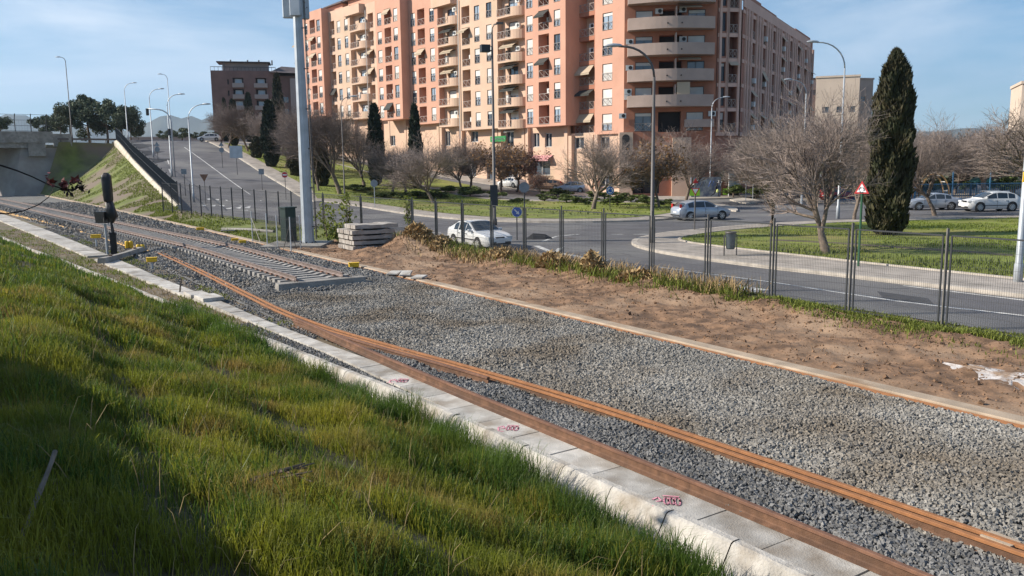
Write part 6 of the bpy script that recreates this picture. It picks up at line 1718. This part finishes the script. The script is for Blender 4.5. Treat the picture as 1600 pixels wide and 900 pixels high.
car('moving_car', 'silver-blue hatchback driving away round the roundabout', gz(1097, 344, .005)+Vector((0, .6, 0)), R(17), HATCH, 'car_silver')
car('parked_car', 'silver saloon parked behind the bare tree at the right', gz(1462, 328.5, .005)+Vector((0,.8,0)), R(178), SEDAN, 'car_silver')
car('parked_car', 'white sport utility car at the right, nose to the left', gz(1555, 330.5, .005)+Vector((0,.8,0)), R(181), SUV, 'car_white')
p = hit(327, 222); car('parked_car', 'small white car parked at the crest of the ramp', p+Vector((0,0,.15)), R(200), HATCH, 'car_white')
p = hit(1312, 314); car('parked_car', 'red car half hidden behind the spreading bare tree', p, R(20), HATCH, 'car_red')
p = hit(855, 297); car('parked_car', 'tan car parked before the shops behind a rusty sapling', p+Vector((0,0,.0)), R(165), HATCH, 'car_tan')
p = hit(800, 293); car('parked_car', 'white car parked before the shops behind the rust red tree', p, R(130), SEDAN, 'car_white')
p = hit(893, 301); car('parked_car', 'silver car parked before the shops behind the round bare tree', p, R(165), HATCH, 'car_silver')
# ------------------------------------------------------------------ person running
pp = gy(1118, 307, 95.0); pp.z = .13; rn = thing('person', 'person in black running past the graffiti wall with a pale bag', 'person', tuple(pp), R(0))
def skin_body(chains, name, m, parent, sub=1):
    bm = bmesh.new(); lay = bm.verts.layers.skin.verify(); first = None
    V = {}
    for ch in chains:
        prev = None
        for key, co, r in ch:
            if key not in V:
                v = bm.verts.new(co); v[lay].radius = (r, r); V[key] = v
                if first is None: v[lay].use_root = True; first = v
            if prev is not None: bm.edges.new((prev, V[key]))
            prev = V[key]
    me = bpy.data.meshes.new(name); bm.to_mesh(me); bm.free(); me.materials.append(m)
    o = obj(name, me, parent); s = o.modifiers.new('skin', 'SKIN'); s.use_smooth_shade = True; o.modifiers.new('sub', 'SUBSURF').levels = sub; o.modifiers['sub'].render_levels = sub
    return o
B_ = skin_body([[('pel',(0,0,.93),.12),('bel',(.04,0,1.08),.12),('che',(.09,0,1.3),.15),('nec',(.13,0,1.47),.055),('hd',(.16,0,1.6),.085),('top',(.17,0,1.7),.075)],
    [('pel',0,0),('h1',(.02,-.09,.88),.095),('k1',(.34,-.1,.62),.065),('a1',(.28,-.1,.2),.042),('t1',(.46,-.1,.16),.035)],
    [('pel',0,0),('h2',(-.02,.09,.88),.095),('k2',(-.12,.1,.5),.065),('a2',(-.46,.1,.3),.042),('t2',(-.52,.1,.16),.035)],
    [('che',0,0),('s1',(.1,-.19,1.37),.065),('e1',(-.1,-.24,1.14),.045),('w1',(.12,-.22,1.0),.034),('f1',(.2,-.2,1.02),.035)],
    [('che',0,0),('s2',(.08,.19,1.37),.065),('e2',(.2,.25,1.13),.045),('w2',(.38,.18,1.24),.034),('f2',(.45,.14,1.28),.035)]], 'body', MT['cloth_black'], rn)
MB().lathe([(.02,1.52),(.07,1.54),(.082,1.6),(.075,1.67),(.03,1.7)], 12, (.185, 0, 0)).build('face', MT['skin'], rn, True)
MB().lathe([(.088,1.58),(.1,1.64),(.085,1.71),(.03,1.74)], 12, (.15, 0, 0)).build('hair', MT['cloth_black'], rn, True)
bg_ = MB().lathe([(.05,.62),(.14,.66),(.15,.85),(.06,1.0)], 10, (.14, -.27, 0)).build('bag', MT['cloth_yellow']); bg_.location = pp; tag(bg_, 'pale yellow-green bag carried by the runner', 'bag')
# ------------------------------------------------------------------ odds and ends in front
a = gz(86, 706, 2.3); b_ = bank_z(*to_tn(*gz(20, 878, 1.9)[:2])); q = gz(20, 878, b_)
st = MB(); P = [q.lerp(a, f)+Vector((.004*math.sin(f*9), 0, .005*math.sin(f*7))) for f in np.linspace(0, 1, 9)]; P = [p-q for p in P]
st.tube(P, [.019,.018,.022,.018,.017,.02,.016,.015,.018], 7)
tag(st.build('dry_cane', mat('cane', (.16,.13,.10), .7, .3, 9), loc=q), 'dry grey cane sticking up from the shaded grass', 'cane')
def branch(u, v, label, ln, rz, r=.03):
    z = .5
    for i in range(6): p = gz(u, v, z); z = bank_z(*to_tn(p.x, p.y))+.08
    mb = MB(); rd = random.Random(u)
    for k in range(5):
        mb.tube([(rd.uniform(-.1,.1), rd.uniform(-.1,.1), .02), (ln*.5, rd.uniform(-.15,.15), .06+rd.uniform(0,.08)), (ln*rd.uniform(.7,1), rd.uniform(-.25,.25), .03+rd.uniform(0,.12))], [r*.6, r*.5, r*.25], 5)
    o = mb.build('dead_branch', MT['bark'], loc=gz(u, v, z-.03)); o.rotation_euler = (0, 0, rz); return tag(o, label, 'branch')
branch(375, 762, 'bundle of dead brown stalks lying in the middle of the grass', .75, .35)
tag(MB().lathe([(.02,0),(.12,.02),(.17,.07),(.1,.12),(.02,.13)], 8).build('stone_lump', MT['concrete_old'], loc=gz(338, 640, .95)), 'grey lump half buried in the grass above the branch', 'stone').scale = (1.5, .7, .8)
# bramble arching in from the left
bo = gz(-60, 330, 1.2); bo = ray(-40, 255)*9.0+Vector((0,0,CAM_H))
bt = thing('bramble', 'dark bramble cane with red-brown leaves arching in from the left edge', 'bramble', tuple(bo))
def rp(u, v, d): r_ = ray(u, v); return r_*d+Vector((0,0,CAM_H))-bo
P = [rp(-45,246,9), rp(0,258,9.1), rp(25,266,9.2), rp(50,276,9.3), rp(75,288,9.4), rp(95,294,9.5), rp(112,298,9.5), rp(125,292,9.55)]
MB().tube(P, [.011,.010,.009,.008,.007,.006,.005,.004], 5).build('stem', MT['bramble'], bt)
P2 = [rp(-45,331,8.6), rp(10,334,8.8), rp(35,330,9.0), rp(60,320,9.2), rp(76,308,9.4), rp(84,296,9.5)]
MB().tube(P2, [.009,.008,.007,.006,.005,.004], 5).build('stem', MT['bramble'], bt)
P3 = [rp(118,297,9.5), rp(122,285,9.5), rp(123,276,9.5)]; MB().tube(P3, [.006,.005,.003], 4).build('stem', MT['bramble'], bt)
for u, v, n, m in ((78,282,26,'bramble_leaf'), (100,290,34,'bramble_leaf'), (108,296,22,'bramble'), (123,282,20,'bramble_leaf'), (128,293,20,'bramble')):
    c = np.array([rp(u+random.gauss(0,4.5), v+random.gauss(0,3.5), 9.45+random.gauss(0,.05))[:] for _ in range(n)]); obj('leaf_cluster', leaf_mesh('leaf_cluster', c, .035, MT[m]), bt)
# cement spill on the dirt
mb = MB(); pc = gz(1566, 584, .03); n = 40
pts = []
for i in range(n):
    a = 2*math.pi*i/n; r = 1+.28*math.sin(3*a+1)+.16*math.sin(7*a); p = pc+Vector((DX, DY, 0))*(1.15*r*math.cos(a))+Vector((-DY, DX, 0))*(-.48*r*math.sin(a)); pts.append(p)
cz = lambda p: dirt_z(*to_tn(p.x, p.y))+.012
mb.add([(pc.x, pc.y, cz(pc)+.012)]+[(p.x, p.y, cz(p)) for p in [pc.lerp(p, .5) for p in pts]]+[(p.x, p.y, cz(p)-.008) for p in pts],
       [(0, 1+i, 1+(i+1) % n) for i in range(n)]+[(1+i, 1+n+i, 1+n+(i+1) % n, 1+(i+1) % n) for i in range(n)])
struct(mb.build('cement_spill', mat('cement', (.50,.47,.45), .9, .15, 3, .6, 30, stain=((.30,.21,.145), 2.6, .44, .6))))
# unseen wall added left of the camera, shaped to shade the near grass
def bank_at(u, v):
    z = 1.0
    for i in range(12): p = gz(u, v, z); z = bank_z(*to_tn(p.x, p.y))
    return gz(u, v, z)
S_ = Vector((math.sin(R(-91)), math.cos(R(-91)), 0)); tanel = math.tan(R(31.0))
e1 = bank_at(-5, 566)+Vector((.75,0,0)); e2 = bank_at(225, 860)+Vector((.6,0,0))
kk = 5.2; q1 = e1+S_*kk+Vector((0,0,kk*tanel)); q2 = e2+S_*kk+Vector((0,0,kk*tanel)); q3 = q2+(q2-q1)*1.6
awl = thing('shade_wall', 'unseen concrete wall added to shade the near grass bank', 'wall', (q1.x, q1.y, 0))
mb = MB(); d = (q2-q1).to_2d().normalized(); nn = Vector((-d.y, d.x)); nn = nn if nn.x < 0 else -nn
vs = []
for p in (q1, q2, q3):
    for w_ in (0, .5): vs += [(p.x-q1.x+nn.x*w_, p.y-q1.y+nn.y*w_, -1), (p.x-q1.x+nn.x*w_, p.y-q1.y+nn.y*w_, p.z)]
fs = [(0,2,3,1), (8,9,11,10)]
for i in (0, 4): fs += [(i, i+1, i+5, i+4), (i+2, i+6, i+7, i+3), (i+1, i+3, i+7, i+5)]
mb.add(vs, fs).build('wall_body', MT['concrete_old'], awl)
# ------------------------------------------------------------------ sky, sun, air
SUN_EL = 31.0; SUN_AZ = -91.0                       # azimuth from +Y towards +X, degrees
w = bpy.data.worlds.new('World'); SC.world = w; w.use_nodes = True
nt = w.node_tree; N = nt.nodes; L = nt.links
bg = N['Background']; sky = N.new('ShaderNodeTexSky'); sky.sky_type = 'NISHITA'; sky.sun_disc = False
sky.sun_elevation = R(SUN_EL); sky.sun_rotation = R(SUN_AZ)
sky.altitude = 700; sky.air_density = 1.0; sky.dust_density = .25; sky.ozone_density = 2.2
tc = N.new('ShaderNodeTexCoord'); mp = N.new('ShaderNodeMapping'); mp.inputs['Scale'].default_value = (1.1, 1.5, 6.5)
mp.inputs['Rotation'].default_value = (0, R(10), 0)
L.new(tc.outputs['Generated'], mp.inputs['Vector'])
no = N.new('ShaderNodeTexNoise'); no.inputs['Scale'].default_value = 1.25; no.inputs['Detail'].default_value = 7; no.inputs['Roughness'].default_value = .58
no.inputs['Distortion'].default_value = .5
L.new(mp.outputs['Vector'], no.inputs['Vector'])
mr = N.new('ShaderNodeMapRange'); mr.inputs['From Min'].default_value = .42; mr.inputs['From Max'].default_value = .72; mr.inputs['To Max'].default_value = .85
L.new(no.outputs['Fac'], mr.inputs['Value'])
mx = N.new('ShaderNodeMix'); mx.data_type = 'RGBA'; mx.inputs[7].default_value = (8.2, 8.9, 9.8, 1)
L.new(mr.outputs['Result'], mx.inputs['Factor']); hs = N.new('ShaderNodeHueSaturation'); hs.inputs['Saturation'].default_value = 1.65; hs.inputs['Value'].default_value = .92; L.new(sky.outputs[0], hs.inputs['Color']); L.new(hs.outputs[0], mx.inputs[6]); 
sx = N.new('ShaderNodeSeparateXYZ'); L.new(tc.outputs['Generated'], sx.inputs[0])
hm = N.new('ShaderNodeMapRange'); hm.inputs['From Min'].default_value = -.02; hm.inputs['From Max'].default_value = .2; hm.inputs['To Min'].default_value = .65; hm.inputs['To Max'].default_value = 0
L.new(sx.outputs['Z'], hm.inputs['Value'])
m2 = N.new('ShaderNodeMix'); m2.data_type = 'RGBA'; m2.inputs[7].default_value = (3.6, 5.8, 8.8, 1)
L.new(hm.outputs['Result'], m2.inputs['Factor']); L.new(mx.outputs[2], m2.inputs[6]); L.new(m2.outputs[2], bg.inputs['Color'])
bg.inputs['Strength'].default_value = .076
sl = bpy.data.lights.new('sun', 'SUN'); sl.energy = 4.7; sl.angle = R(.53); sl.color = (1.0, .92, .80)
so = bpy.data.objects.new('sun', sl); COL.objects.link(so)
az = R(SUN_AZ); el = R(SUN_EL)
sd = Vector((math.sin(az)*math.cos(el), math.cos(az)*math.cos(el), math.sin(el)))   # towards the sun
so.rotation_euler = sd.to_track_quat('Z', 'Y').to_euler(); so.location = sd*60
SC.view_settings.view_transform = 'Standard'; SC.view_settings.look = 'None'
SC.view_settings.exposure = 0.62; SC.view_settings.gamma = 1.0; SC.view_settings.use_curve_mapping = False
SC.cycles.max_bounces = 6; SC.cycles.diffuse_bounces = 3; SC.cycles.transparent_max_bounces = 8
SC.cycles.use_fast_gi = False

# air: one box of thin even haze round the whole scene
hz = MB().box((0, 2500, 290), (12000, 8000, 640)).build('haze', bpy.data.materials.new('haze')); tag(hz, kind='stuff')
hz.location.z = 0
hmat = hz.data.materials[0]; hmat.use_nodes = True; hn = hmat.node_tree; hn.nodes.clear()
ho = hn.nodes.new('ShaderNodeOutputMaterial'); hv = hn.nodes.new('ShaderNodeVolumePrincipled')
hv.inputs['Color'].default_value = (.55, .76, 1, 1); hv.inputs['Density'].default_value = 9e-5; hv.inputs['Anisotropy'].default_value = .25
hn.links.new(hv.outputs[0], ho.inputs['Volume'])
SC.cycles.volume_bounces = 0
